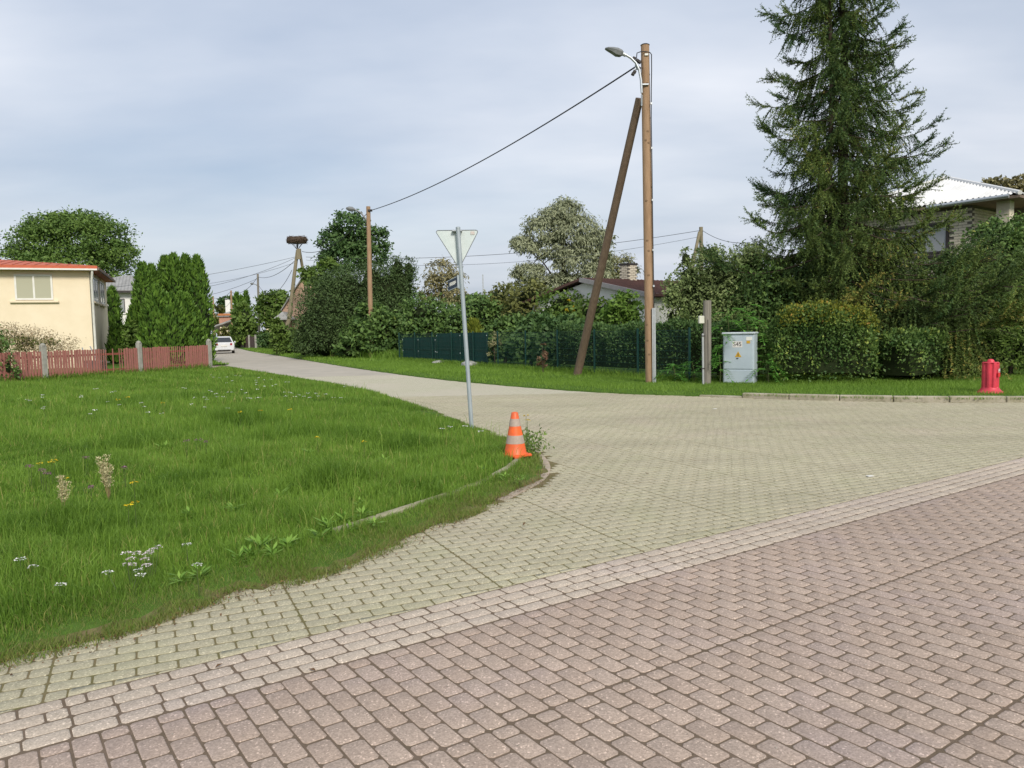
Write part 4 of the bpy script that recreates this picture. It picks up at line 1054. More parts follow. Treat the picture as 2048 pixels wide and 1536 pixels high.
wire('lower wire from the brown pole to the farthest pole', P(462, 602, 106), P(428, 606, 126), 0.9, 0.02)
# far radio mast
mx = XA(968, 420); mz = ZA(549, mx, 420)
t = thing('radio_mast', 'thin pale radio mast far off above the shrubs', 'mast', (mx, 420, 0))
mm = MB()
for k in range(3):
    a = k * 2.09; mm.tube([(mx + 0.7 * math.cos(a), 420 + 0.7 * math.sin(a), 0), (mx + 0.25 * math.cos(a), 420 + 0.25 * math.sin(a), mz)], 0.13, 4)
mm.build('legs', mat('mast_grey', (0.5, 0.52, 0.55)), t)
bz = MB()
for k in range(16):
    z0 = mz * k / 16; z1 = mz * (k + 1) / 16; bz.tube([(mx - 0.6 + 0.4 * k / 16, 420, z0), (mx + 0.6 - 0.4 * k / 16, 420, z1)], 0.07, 4)
bz.build('lattice', mat('mast_grey2', (0.55, 0.56, 0.58)), t)

# ================================================================== CABINET, POST, BOLLARD
m_cab = mat('cabinet_grey', (0.45, 0.52, 0.57), (0.40, 0.47, 0.52), 3, 0.5, 0.35)
m_cabl = mat('cabinet_side', (0.54, 0.60, 0.64), (0.42, 0.46, 0.48), 3, 0.5, 0.35)
fa = G(1456, 773, 0.09); fb = G(1508, 774, 0.09); 
fa[2] = fb[2] = 0.09
YK = 20.0; ka = np.array([XA(1456, YK + 0.12, 0.1), YK + 0.12, 0.09]); kb = np.array([XA(1508, YK - 0.12, 0.1), YK - 0.12, 0.09])
ex = unit((kb - ka)[None])[0]; ey = np.array([-ex[1], ex[0], 0]); Wc = np.linalg.norm(kb - ka)
kc = kb + (np.array([XA(1523, YK + 0.15, 0.1), YK + 0.15, 0.09]) - kb)
# depth chosen so that the right side shows as in the photo
ex = unit(np.array([[0.86, -0.52, 0]]))[0]; ey = np.array([0.52, 0.86, 0]); Wc = 0.80; Dc = 0.36
kb = np.array([XA(1508, 19.75, 0.1), 19.75, 0.09]); ka = kb - ex * Wc
t = thing('cable_cabinet', 'light grey electrical cabinet with warning stickers on the verge', 'cabinet', tuple((ka + kb) / 2))
A = np.array([ex, ey, [0, 0, 1.0]]); hc = ZA(668, kb[0], kb[1]) - 0.09; cen = (ka + kb) / 2 + ey * Dc / 2
MB().box(cen + np.array([0, 0, hc / 2]), (Wc, Dc, hc), A, bev=0.012).build('housing', m_cab, t)
MB().box(cen + np.array([0, 0, hc + 0.025]) - ey * 0.01, (Wc + 0.05, Dc + 0.06, 0.055), A, bev=0.015).build('roof', m_cabl, t)
fc = (ka + kb) / 2 - ey * 0.006
dr = MB().box(fc + np.array([0, 0, 0.38 + (hc - 0.42) / 2]), (Wc - 0.06, 0.02, hc - 0.43), A, bev=0.006).build('door', m_cab, t)
MB().box(fc + np.array([0, 0, 0.19]), (Wc - 0.06, 0.018, 0.32), A, bev=0.006).build('plinth_panel', m_cab, t)
MB().box(fc - ey * 0.012 + np.array([0, 0, 0.66]) - ex * 0.02, (0.05, 0.02, 0.02), A).build('lock', m_dark, dr)
for z in (0.55, 1.2): MB().box(ka + ex * 0.04 - ey * 0.018 + np.array([0, 0, z]), (0.02, 0.02, 0.05), A).build('hinge', m_zinc, dr)
zst = hc - 0.26
MB().box(fc - ey * 0.0115 - ex * 0.02 + np.array([0, 0, zst]), (0.25, 0.003, 0.16), A).build('number_plate', mat('white_label', (0.72, 0.69, 0.67)), dr)
m_yel = mat('warning_yellow', (0.62, 0.36, 0.03), (0.5, 0.3, 0.04), 20)
zt_ = zst - 0.27; b0 = fc - ey * 0.013 - ex * 0.0
MB().prism([b0 - ex * 0.085 + np.array([0, 0, zt_ - 0.06]), b0 + ex * 0.085 + np.array([0, 0, zt_ - 0.06]), b0 + np.array([0, 0, zt_ + 0.09])], -ey * 0.002).build('warning_triangle', m_yel, dr)
MB().box(b0 - ey * 0.004 + np.array([0, 0, zt_]), (0.018, 0.002, 0.08), A).build('warning_bolt', m_dark, dr)
b1 = kb - ex * 0.12 - ey * 0.019
MB().box(b1 + np.array([0, 0, hc - 0.115]), (0.15, 0.003, 0.09), A).build('sticker', m_white, dr)
MB().box(b1 - ex * 0.02 + np.array([0, 0, hc - 0.205]), (0.09, 0.003, 0.07), A).build('sticker', m_yel, dr)
def text_part(name, body, size, origin, axx, axz, nrm, m, parent, depth=0.002):
    cu = bpy.data.curves.new(name, 'FONT'); cu.body = body; cu.size = size; cu.extrude = depth / 2; cu.align_x = 'CENTER'; cu.align_y = 'CENTER'
    tmp = bpy.data.objects.new(name, cu); COL.objects.link(tmp); bpy.context.view_layer.update()
    me = bpy.data.meshes.new_from_object(tmp.evaluated_get(bpy.context.evaluated_depsgraph_get())); bpy.data.objects.remove(tmp)
    Mx = Matrix.Identity(4)
    for i in range(3): Mx[i][0] = axx[i]; Mx[i][1] = axz[i]; Mx[i][2] = nrm[i]; Mx[i][3] = origin[i] - wloc(parent)[i]
    me.transform(Mx); me.materials.clear(); return link(name, me, m, parent)
text_part('lettering', 'S45', 0.15, fc - ey * 0.0145 - ex * 0.02 + np.array([0, 0, zst]), ex, (0, 0, 1), -ey, m_dark, dr)
# weathered wooden post with meter box and pipe
pb_ = np.array([G(1413, 776)[0], G(1413, 776)[1] , 0.08]); pt_ = P(1414.5, 601, pb_[1])
t = thing('wooden_post', 'short weathered grey wooden post with a small box and pipe', 'post', tuple(pb_))
MB().tube([pb_ - np.array([0, 0, 0.2]), pb_, (pb_ + pt_) / 2 + np.array([0.005, 0, 0]), pt_], [0.115, 0.115, 0.108, 0.104], 14).build('post_shaft', m_greywood, t, smooth=True)
MB().box(P(1402.5, 639.5, pb_[1] - 0.1), (0.14, 0.12, 0.2), bev=0.015).build('meter_box', mat('pale_plastic', (0.62, 0.62, 0.52), rough=0.5), t)
MB().tube([P(1405.5, 667, pb_[1] - 0.11), P(1406.5, 777, pb_[1] - 0.11)], 0.027, 10).build('pipe', mat('grey_pipe', (0.42, 0.44, 0.44), rough=0.5), t)
cr = MB().box(P(1416, 690, pb_[1] - 0.112), (0.012, 0.02, 1.3)); cr.build('split', m_dark, t)
for y in (672, 737): MB().box(P(1406, y, pb_[1] - 0.1), (0.08, 0.075, 0.03)).build('pipe_clip', m_dark, t)
# red fluted bollard
m_bol = mat('red_plastic', (0.66, 0.05, 0.08), (0.48, 0.04, 0.06), 7, 0.45, 0.4)
bb_ = np.array([G(1980, 786, 0.1)[0], G(1980, 786, 0.1)[1], 0.10])
t = thing('fire_hydrant', 'red fluted hydrant post with a small sticker on the grass', 'hydrant', tuple(bb_))
V = []; Fc = []; nseg = 64; zs_ = [0.10, 0.13, 0.16, 0.60, 0.625, 0.635]
hh_ = (ZA(724, bb_[0], bb_[1]) - bb_[2]) / 0.635
for zi, z in enumerate(zs_):
    for k in range(nseg):
        a = 2 * math.pi * k / nseg; fl = 0.5 + 0.5 * math.cos(8 * a); depth = 0.028 if 1 <= zi <= 3 else 0.0
        rad = (0.158 - depth * (1 - min(1, fl * 1.6))) * (0.9 if zi == 5 else 1)
        V.append(bb_ + np.array([rad * math.cos(a), rad * math.sin(a), z * hh_]))
for i in range(len(zs_) - 1):
    for k in range(nseg): Fc.append((i*nseg + k, i*nseg + (k+1) % nseg, (i+1)*nseg + (k+1) % nseg, (i+1)*nseg + k))
Fc += [tuple(range(nseg - 1, -1, -1)), tuple((len(zs_) - 1) * nseg + k for k in range(nseg))]
MB().add(V, Fc).build('fluted_body', m_bol, t, smooth=False)
MB().lathe([(0.245, 0), (0.245, 0.02), (0.175, 0.085), (0.165, 0.11 * hh_)], bb_, 32).build('flared_base', m_bol, t, smooth=True)
MB().lathe([(0.07, 0), (0.066, 0.03), (0.045, 0.06), (0.001, 0.07)], bb_ + np.array([0, 0, 0.63 * hh_]), 20).build('cap', m_bol, t, smooth=True)
sa = R(-52); sd = np.array([math.cos(sa), math.sin(sa), 0]); A = np.array([np.cross((0, 0, 1), sd), -sd, (0, 0, 1)])
stq = MB().box(bb_ + sd * 0.158 + np.array([0, 0, 0.38 * hh_]), (0.10, 0.012, 0.085), A).build('sticker', mat('bright_red', (0.75, 0.03, 0.04), rough=0.4), t)
lt = MB()
for k in range(4): lt.box(bb_ + sd * 0.1635 + A[0] * (-0.034 + k * 0.023) + np.array([0, 0, 0.47 * hh_ + (k % 2) * 0.012]), (0.012, 0.004, 0.04 + 0.015 * (k % 2)), A)
lt.box(bb_ + sd * 0.1635 + np.array([0, 0, 0.435 * hh_]), (0.095, 0.004, 0.008), A)
lt.build('lettering', m_white, stq)

# ================================================================== GREEN WIRE FENCE AND SCREEN PANELS
m_gpost = mat('green_post', (0.01, 0.055, 0.045), (0.012, 0.045, 0.04), 5, 0.5, 0.3)
m_screen = mat('green_screen', (0.004, 0.05, 0.047), (0.003, 0.04, 0.038), 3, 0.6, 0.25)
F0 = np.array([-6.0, 41.3, 0.0]); F1 = np.array([4.9, 21.2, 0.0]); fd = F1 - F0; FL = np.linalg.norm(fd); fe = fd / FL; fnr = np.array([fe[1], -fe[0], 0])
if fnr[1] > 0: fnr = -fnr
wf = thing('wire_fence', 'dark green wire mesh fence in front of the garden hedge', 'fence', tuple(F0))
nP = 10
for k in range(nP + 1):
    p = F0 + fd * k / nP; MB().box(p + np.array([0, 0, 0.80]), (0.05, 0.05, 1.55), axes(fe)).build('post', m_gpost, wf)
for k in range(nP):
    p0 = F0 + fd * k / nP; p1 = F0 + fd * (k + 1) / nP; mbx = MB(); A = axes(fe); L = np.linalg.norm(p1 - p0)
    for z in (0.12, 0.32, 0.52, 0.72, 0.92, 1.12, 1.32, 1.5): mbx.box((p0 + p1) / 2 + np.array([0, 0, z]), (L, 0.010, 0.010), A)
    for j in range(1, int(L / 0.06)): mbx.box(p0 + fe * j * 0.06 + np.array([0, 0, 0.81]), (0.0045, 0.0045, 1.4), A)
    mbx.build('mesh_panel', m_gpost, wf)
def fence_at(px):   # point on the fence line under photo column px
    lo, hi = 0.0, 1.0
    for _ in range(40):
        m_ = (lo + hi) / 2; q = F0 + fd * m_; x = PROJ(np.array([[q[0], q[1], 0.8]]))[0][0]
        if x < px: lo = m_
        else: hi = m_
    return F0 + fd * lo
for px0, px1, y0, y1, lab in ((806, 871, 675, 716, 'low dark green screen panel on the wire fence by the bush'), (874, 974, 666, 722, 'tall dark green screen panel on the wire fence behind the sign')):
    a, b = fence_at(px0) - fnr * 0.05, fence_at(px1) - fnr * 0.05; c = (a + b) / 2
    z1 = ZA(y0, c[0], c[1]); z0 = ZA(y1, c[0], c[1]); t = thing('screen_panel', lab, 'fence panel', (c[0], c[1], 0), 'green screen panels on the wire fence')
    L = np.linalg.norm(b - a); A = axes(fe)
    nsh = 2
    for k in range(nsh):
        MB().box(a + fe * L * (k + 0.5) / nsh + np.array([0, 0, (z0 + z1) / 2 + 0.01 * k]), (L / nsh - 0.01, 0.02, z1 - z0), A).build('sheet', m_screen, t)
    MB().box(c + np.array([0, 0, z0 + (z1 - z0) * 0.42]) + fnr * 0.02, (L, 0.025, 0.035), A).build('rail', m_gpost, t)
    for k in range(nsh + 1):
        MB().box(a + fe * (L * k / nsh) + fnr * 0.03 + np.array([0, 0, z1 / 2]), (0.06, 0.05, z1), A).build('post', m_gpost, t)
        for z in (z1 - 0.12, z0 + 0.35): MB().lathe([(0.03, 0), (0.02, 0.015), (0.001, 0.02)], a + fe * (L * k / nsh) + fnr * 0.055 + np.array([0, 0, z]), 8, np.array([fe, (0, 0, 1.0), fnr])).build('bolt_cap', m_zinc, t)
for px, lab, sc in ((885, 'pale stone lying at the foot of the green screen', 1.0), (952, 'flat pale stone under the right end of the green screen', 1.4)):
    q = fence_at(px) + fnr * 0.25; bm = bmesh.new(); bmesh.ops.create_icosphere(bm, subdivisions=2, radius=0.3 * sc)
    for v in bm.verts: v.co.z *= 0.45; v.co *= 1 + 0.18 * math.sin(7 * v.co.x + 3 * v.co.y + px)
    me = bpy.data.meshes.new('stone'); bm.to_mesh(me); bm.free(); o = link('stone', me, mat('field_stone', (0.38, 0.38, 0.35), (0.25, 0.25, 0.23), 6)); o.location = (q[0], q[1], 0.14)
    tag(o, lab, 'stone')

# ================================================================== CARS DOWN THE STREET
def car(label, loc, ang, paint, estate=False):
    t = thing('parked_car', label, 'car', (0, 0, 0)); m_p = paint; tyre = m_dark
    W2 = 0.89
    # lower body: side profile with plan taper (y forward)
    prof = [(-2.05, 0.34), (-2.1, 0.55), (-2.05, 0.92), (-1.95, 1.0), (-0.9, 1.0), (0.9, 0.95), (1.75, 0.82), (2.02, 0.62), (2.05, 0.4), (1.9, 0.25), (-1.9, 0.25)]
    V = []; Fc = []; xs = [-W2, -W2 * 0.93, W2 * 0.93, W2]
    for xi, x in enumerate(xs):
        k = 0.955 if xi in (0, 3) else 1.0
        for (y, z) in prof: V.append((x, y * k, 0.25 + (z - 0.25) * (0.9 if xi in (0, 3) else 1)))
    n = len(prof)
    for a in range(3):
        for i in range(n): Fc.append((a*n + i, a*n + (i+1) % n, (a+1)*n + (i+1) % n, (a+1)*n + i))
    Fc += [tuple(range(n)), tuple(3*n + i for i in range(n - 1, -1, -1))]
    MB().add(V, Fc).build('body', m_p, t, smooth=True)
    # greenhouse
    lowr = [(-0.80, -1.98), (0.80, -1.98), (0.82, 0.95), (-0.82, 0.95)]; top = [(-0.60, -1.55), (0.60, -1.55), (0.62, 0.1), (-0.62, 0.1)]
    V = [(x, y, 0.97) for x, y in lowr] + [(x, y, 1.49) for x, y in top] + [(x * 0.8, y * 0.9 - 0.06, 1.535) for x, y in top]
    cabin = MB().add(V, [(0, 1, 5, 4), (1, 2, 6, 5), (2, 3, 7, 6), (3, 0, 4, 7), (4, 5, 9, 8), (5, 6, 10, 9), (6, 7, 11, 10), (7, 4, 8, 11), (8, 9, 10, 11), (3, 2, 1, 0)]).build('cabin', m_p, t)
    def inset(idx, name, f=0.84, off=0.006, lift=0.0):
        p = [np.array(V[i]) for i in idx]; c = sum(p) / 4; nn = np.cross(p[1] - p[0], p[2] - p[0]); nn /= np.linalg.norm(nn)
        if nn @ (c - np.array([0, -0.6, 1.2])) < 0: nn = -nn
        MB().prism([c + (q - c) * np.array([f, f, 0.8]) + nn * off + np.array([0, 0, lift]) for q in p], nn * 0.006).build(name, m_paned, t)
    inset((0, 1, 5, 4), 'rear_window', 0.86); inset((2, 3, 7, 6), 'windscreen'); inset((1, 2, 6, 5), 'side_window', 0.88); inset((3, 0, 4, 7), 'side_window', 0.88)
    for s in (-1, 1):
        MB().prism([(s * 0.84, -2.0, 0.72), (s * 0.5, -2.09, 0.76), (s * 0.52, -2.075, 0.92), (s * 0.83, -1.97, 0.95)], (0, -0.03, 0)).build('tail_light', mat('tail_red', (0.35, 0.015, 0.03), rough=0.25), t)
        MB().box((s * 0.62, 2.0, 0.68), (0.3, 0.12, 0.14), bev=0.03).build('headlight', m_panec, t)
        MB().box((s * 0.97, 0.62, 1.0), (0.16, 0.1, 0.13), bev=0.03).build('wing_mirror', m_p, t)
        for y in (-1.3, 1.3):
            Aw = np.array([[0, 1, 0], [0, 0, 1], [1.0, 0, 0]])
            w = MB().lathe([(0.2, -0.1), (0.3, -0.1), (0.32, -0.06), (0.32, 0.06), (0.3, 0.1), (0.2, 0.1)], (s * 0.78, y, 0.32), 20, Aw).build('wheel', tyre, t, smooth=True)
            MB().lathe([(0.2, -0.09), (0.19, 0.11 * s), (0.05, 0.1 * s)], (s * 0.78, y, 0.32), 14, Aw).build('rim', m_zinc, w)
    MB().box((0, -2.09, 0.40), (1.55, 0.06, 0.2), bev=0.02).build('bumper', m_p, t)
    MB().box((0, -2.125, 0.7), (0.52, 0.012, 0.11)).build('number_plate', m_white, t)
    MB().box((0, -2.11, 0.31), (1.1, 0.04, 0.09)).build('valance', m_dark, t)
    t.location = loc; t.rotation_euler[2] = ang
    return t
m_carw = mat('silver_white_paint', (0.66, 0.68, 0.70), (0.62, 0.64, 0.66), 2, 0.3, 0.5)
m_card = mat('black_paint', (0.02, 0.022, 0.03), rough=0.25, spec=0.5)
ra = math.atan2(9.0, 20.0)
c1 = G(449, 706); car('white hatchback parked on the street, tail to the viewer', (XA(448.5, 71.0), 71.0, 0.0), ra * 0.86, m_carw)
car('dark car parked just ahead of the white hatchback', (XA(441.5, 80), 80.0, 0.0), ra * 0.8, m_card)
# ================================================================== TREES, SHRUBS, HEDGES
m_bark = mat('bark', (0.085, 0.065, 0.048), (0.05, 0.04, 0.03), 8, 0.9, 0.1, bump=0.6, bscale=25, stretch=(2, 2, 0.4))
m_twig = mat('twigs', (0.06, 0.048, 0.034), (0.04, 0.034, 0.024), 8, 0.95, 0.05)
mat_core = mat('crown_inside', (0.026, 0.036, 0.014), (0.018, 0.026, 0.011), 6, 0.95, 0.05)  # dark tone of the added solid filler inside crowns and hedges
L_dark = leafmat('leaf_dark', (0.045, 0.103, 0.036), (0.138, 0.232, 0.068))
L_bushd = leafmat('leaf_smoky', (0.046, 0.085, 0.028), (0.127, 0.196, 0.063))
L_deep = leafmat('leaf_deep', (0.060, 0.125, 0.038), (0.174, 0.276, 0.069), (0.384, 0.416, 0.095))
L_mid = leafmat('leaf_mid', (0.070, 0.133, 0.027), (0.188, 0.279, 0.058))
L_round = leafmat('leaf_round_tree', (0.067, 0.136, 0.030), (0.188, 0.289, 0.063))
L_olive = leafmat('leaf_olive', (0.091, 0.111, 0.032), (0.232, 0.242, 0.072), (0.443, 0.342, 0.080))
L_bright = leafmat('leaf_bright', (0.091, 0.183, 0.033), (0.220, 0.348, 0.065))
L_willow = leafmat('leaf_willow', (0.170, 0.197, 0.106), (0.437, 0.463, 0.293))
L_olivebrown = leafmat('leaf_olive_brown', (0.156, 0.146, 0.065), (0.366, 0.329, 0.165))
L_thuja = leafmat('leaf_thuja', (0.054, 0.121, 0.023), (0.163, 0.292, 0.042), trans=0.12)
L_thujay = leafmat('leaf_golden_thuja', (0.122, 0.171, 0.024), (0.244, 0.268, 0.037), trans=0.12)
L_hedge = leafmat('leaf_hedge', (0.048, 0.108, 0.028), (0.162, 0.250, 0.060), (0.265, 0.328, 0.065), trans=0.15)
L_hedgey = leafmat('leaf_hedge_tips', (0.13, 0.18, 0.028), (0.30, 0.29, 0.04), (0.42, 0.20, 0.05))
L_pale = leafmat('leaf_variegated', (0.105, 0.157, 0.048), (0.383, 0.472, 0.191))
L_fern = leafmat('leaf_compound', (0.065, 0.192, 0.030), (0.156, 0.366, 0.055), trans=0.35)
L_larch = leafmat('larch_needles', (0.049, 0.107, 0.034), (0.179, 0.239, 0.052), (0.372, 0.309, 0.078), trans=0.2)
L_cream = leafmat('cream_blossom', (0.30, 0.22, 0.12), (0.74, 0.62, 0.42))
L_yellow = leafmat('yellow_bloom', (0.55, 0.40, 0.02), (0.70, 0.55, 0.03))

def trunk_limbs(parent, base, top, r0, targets, m=m_bark, r_l=0.35, n=8):
    base = np.array(base, float); top = np.array(top, float); w = np.array([0.12 * r0 / 0.2, 0.05, 0])
    pts = [base - np.array([0, 0, 0.15]), base + (top - base) * 0.33 + w * 0.6, base + (top - base) * 0.66 - w * 0.4, top]
    MB().tube(pts, [r0 * 1.15, r0 * 0.85, r0 * 0.62, r0 * 0.35], n).build('trunk', m, parent, smooth=True)
    lb = MB()
    for q in targets:
        q = np.array(q, float); s = rr.uniform(0.35, 0.95); a = base + (top - base) * s
        mid_ = (a + q) / 2 + np.array([0, 0, 0.12 * np.linalg.norm(q - a)]) * rr.uniform(-.2, 1)
        rl = r0 * r_l * (1.1 - s * 0.6); lb.tube([a, mid_, q], [rl, rl * 0.6, rl * 0.2], 5, cap=False)
    if targets: lb.build('limbs', m, parent, smooth=True)
def foliage(name, parent, blobs, n, size, m, **k):
    b = wloc(parent); Q, v = crown_leaves(blobs, n, size, (b.x, b.y, b.z), **k)
    return link(name, leafmesh(name, Q, v), m, parent)
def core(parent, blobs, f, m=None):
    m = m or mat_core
    """added dark lumpy filler inside a dense crown, blocks the view through"""
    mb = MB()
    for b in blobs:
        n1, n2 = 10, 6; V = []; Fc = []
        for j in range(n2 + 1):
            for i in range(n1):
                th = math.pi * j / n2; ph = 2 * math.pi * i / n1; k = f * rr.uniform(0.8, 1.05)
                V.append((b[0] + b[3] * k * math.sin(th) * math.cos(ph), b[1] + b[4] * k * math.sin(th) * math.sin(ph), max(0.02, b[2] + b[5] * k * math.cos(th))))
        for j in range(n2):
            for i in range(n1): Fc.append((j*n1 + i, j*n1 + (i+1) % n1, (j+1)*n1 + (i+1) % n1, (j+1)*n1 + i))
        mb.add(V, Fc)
    return mb.build('filler_core', m, parent)
def blobs_px(lst, Y, depth=0.8):
    """blobs from (px, py, half-width px, half-height px[, dY]) at distance Y"""
    out = []
    for it in lst:
        px, py, rw, rh = it[:4]; y = Y + (it[4] if len(it) > 4 else 0); c = P(px, py, y); k = y / F
        out.append((c[0], c[1], c[2], rw * k, rw * k * depth, rh * k))
    return out
def tree(name, label, Y, px_base, lst, n, size, m, r0=0.2, group=None, depth=0.8, cat='tree', corek=0.0, ztop=None, **k):
    bl = blobs_px(lst, Y, depth); x0 = XA(px_base, Y)
    if cat in ('shrub', 'bush', 'hedge'):      # skirts reaching the ground
        for q in list(bl):
            low = q[2] - q[5]
            if low > 0.25: bl.append((q[0], q[1], q[2] * 0.5, q[3] * 0.95, q[4] * 0.95, q[2] * 0.5))
        n = int(n * 1.4)
    t = thing(name, label, cat, (x0, Y, 0), group)
    zt = max(b[2] for b in bl) if ztop is None else ztop
    cx = np.mean([b[0] for b in bl])
    trunk_limbs(t, (x0, Y, 0), (x0 * 0.4 + cx * 0.6, Y, zt), r0, [b[:3] for b in bl])
    foliage('crown', t, bl, n, size, m, **k)
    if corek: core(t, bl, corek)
    return t
# big round tree behind the cream house
tree('round_tree', 'big round leafy tree rising behind the cream house', 72, 150,
     [(140, 490, 70, 55), (75, 500, 52, 50), (205, 490, 55, 50), (100, 462, 50, 32), (165, 458, 55, 30), (240, 515, 38, 32), (40, 520, 32, 32), (140, 530, 90, 28), (215, 545, 45, 22), (60, 545, 40, 22)],
     26000, 0.28, L_round, 0.35, spread=0.17, clump=34, depth=0.9)
# thujas ------------------------------------------------------------
def thuja(label, px, py_top, Y, hw_px, m=L_thuja, n=2600, group='thujas behind the picket fence', name='thuja', p=2.6, zb=0.1):
    x = XA(px, Y); ztop = ZA(py_top, x, Y); r = hw_px * Y / F; t = thing(name, label, 'thuja', (x, Y, 0), group)
    z = np.sort(RNG.uniform(0, 1, n)) ; a = RNG.uniform(0, 2 * math.pi, n)
    prof = lambda s: r * np.clip((1 - s ** p), 0, 1) ** 0.75 * (0.86 + 0.14 * np.minimum(1, s / 0.12))
    lump = 1 + 0.13 * np.sin(a * 5 + z * 17 + px) + 0.10 * np.sin(a * 9 - z * 31)
    rad = prof(z) * lump * RNG.uniform(0.82, 1.05, n)
    pt = np.c_[rad * np.cos(a), rad * np.sin(a), zb + z * (ztop - zb)]
    out = np.c_[np.cos(a), np.sin(a), np.zeros(n)]
    d = unit(out * 0.55 + np.array([0, 0, 1.0]) + RNG.normal(size=(n, 3)) * 0.25); nr = unit(out + RNG.normal(size=(n, 3)) * 0.5)
    s = (0.17 + 0.0022 * Y) * RNG.uniform(0.7, 1.4, n)
    v = np.clip(0.5 + 0.32 * np.sin(a * 5 + z * 17 + px) * 0.8 + RNG.normal(size=n) * 0.2, 0, 1)  # tint follows the lumps: lighter on bulges, darker in hollows
    link('foliage', leafmesh('foliage', leafquads(pt, d, nr, s, s * 0.42), v), m, t)
    pr = [(float(prof(np.array(s_))) * 0.8 + 0.01, zb + s_ * (ztop - zb) * 0.97) for s_ in np.linspace(0, 1, 9)]
    MB().lathe(pr, (x, Y, 0), 12).build('filler_core', mat_core, t)  # added solid filler, no branches; closes the column to the eye
    MB().tube([(x, Y, -0.1), (x, Y, 0.5)], 0.09, 6).build('trunk', m_bark, t)
    return t
Yt = 46.0
for px, pt, dY, hw, lab in ((296, 530, 0, 25, 'leftmost tall thuja of the dense clump behind the fence'), (312, 534, 1.5, 23, 'second tall thuja from the left in the dense clump'),
                            (340, 516, 3, 26, 'tall thuja in the middle of the dense clump, third from the left'), (358, 511, 2, 24, 'tallest thuja of the dense clump behind the fence'),
                            (381, 514, 3, 25, 'thuja with a rounded top right of the tallest in the clump'), (404, 516, 2, 24, 'rightmost tall thuja of the dense clump beside the street'),
                            (344, 592, -2.0, 36, 'lower bushy thuja in front of the dense thuja clump'), (318, 575, -2.3, 30, 'lower pointed thuja front left of the dense clump'), (372, 590, -1.0, 34, 'lower thuja in front of the right half of the clump'),
                            (276, 612, -0.5, 18, 'small dark thuja at the left foot of the dense clump')):
    thuja(lab, px, pt, Yt + dY, hw)
thuja('slender thuja column close beside the cream house', 232, 578, 55.0, 13, n=1500, p=5)
thuja('short pointed thuja at the corner of the cream house', 233, 652, 47, 14, n=900, p=1.7)
for px, pt, hw, lab in ((478, 588, 10, 'pointed thuja nearest the brown pole down the street'), (487, 594, 9, 'second pointed thuja down the street, slightly lower'), (497, 584, 11, 'tallest pointed thuja beside the slim grey pole')):
    thuja(lab, px, pt, 98, hw, n=900, group='thujas down the street', p=1.9)
thuja('golden green small thuja behind the green screen', 950, 644, 35, 22, L_thujay, 900, None, p=1.6)
# bushes far down the street
tree('garden_bush', 'dark bush in front of the pointed thujas down the street', 94, 490, [(488, 640, 24, 30), (480, 668, 18, 22), (503, 668, 16, 24)], 1500, 0.5, L_mid, 0.12, cat='bush', corek=0.6)
tree('garden_tree', 'leafy garden tree in front of the yellow house', 88, 545, [(545, 612, 28, 26), (560, 604, 22, 20), (535, 640, 22, 28), (562, 640, 26, 30), (550, 668, 26, 20)], 3800, 0.45, L_mid, 0.2, spread=0.2)
tree('garden_hedge', 'low dark garden hedge beside the slim grey pole', 80, 540, [(530, 684, 14, 14), (545, 684, 16, 14), (557, 685, 12, 13)], 1600, 0.3, L_dark, 0.08, cat='hedge', corek=0.7)
tree('far_tree', 'dark distant tree above the salmon house roof', 170, 455, [(452, 612, 14, 14), (468, 608, 12, 16), (447, 625, 12, 10)], 700, 0.9, L_dark, 0.3)
tree('far_tree', 'yellowish distant tree between the two brown poles', 150, 436, [(436, 628, 10, 18), (434, 650, 10, 20), (440, 668, 9, 14)], 600, 0.9, L_olive, 0.25)
tree('garden_bush', 'small bush under the brown pole by the salmon house', 100, 458, [(458, 668, 12, 14), (462, 682, 11, 10)], 500, 0.5, L_olive, 0.1, cat='bush')
tree('creeper_bush', 'green bush growing at the foot of the nest pole', 59, 590, [(588, 678, 16, 18), (600, 690, 20, 14), (577, 690, 10, 10), (560, 668, 14, 20), (553, 655, 9, 14)], 2200, 0.3, L_mid, 0.08, cat='bush')
# board fence down the street
t = thing('board_fence', 'brown board fence with concrete posts down the street', 'fence', (XA(495, 92), 92, 0))
fa_, fb_ = np.array([XA(478, 99), 99.0, 0]), np.array([XA(513, 86), 86.0, 0])
for k in range(26):
    p = fa_ + (fb_ - fa_) * (k + 0.5) / 26; MB().box(p + np.array([0, 0, 0.72]), (0.42, 0.03, 1.4), axes(fb_ - fa_)).build('board', mat_board if k else (globals().__setitem__('mat_board', mat('brown_board', (0.10, 0.06, 0.05), (0.075, 0.05, 0.045), 2)) or mat_board), t)
for s in (0.0, 0.33, 0.66, 1.0):
    p = fa_ + (fb_ - fa_) * s; MB().box(p + np.array([0, -0.1, 0.8]), (0.2, 0.2, 1.65)).build('post', m_conc, t)
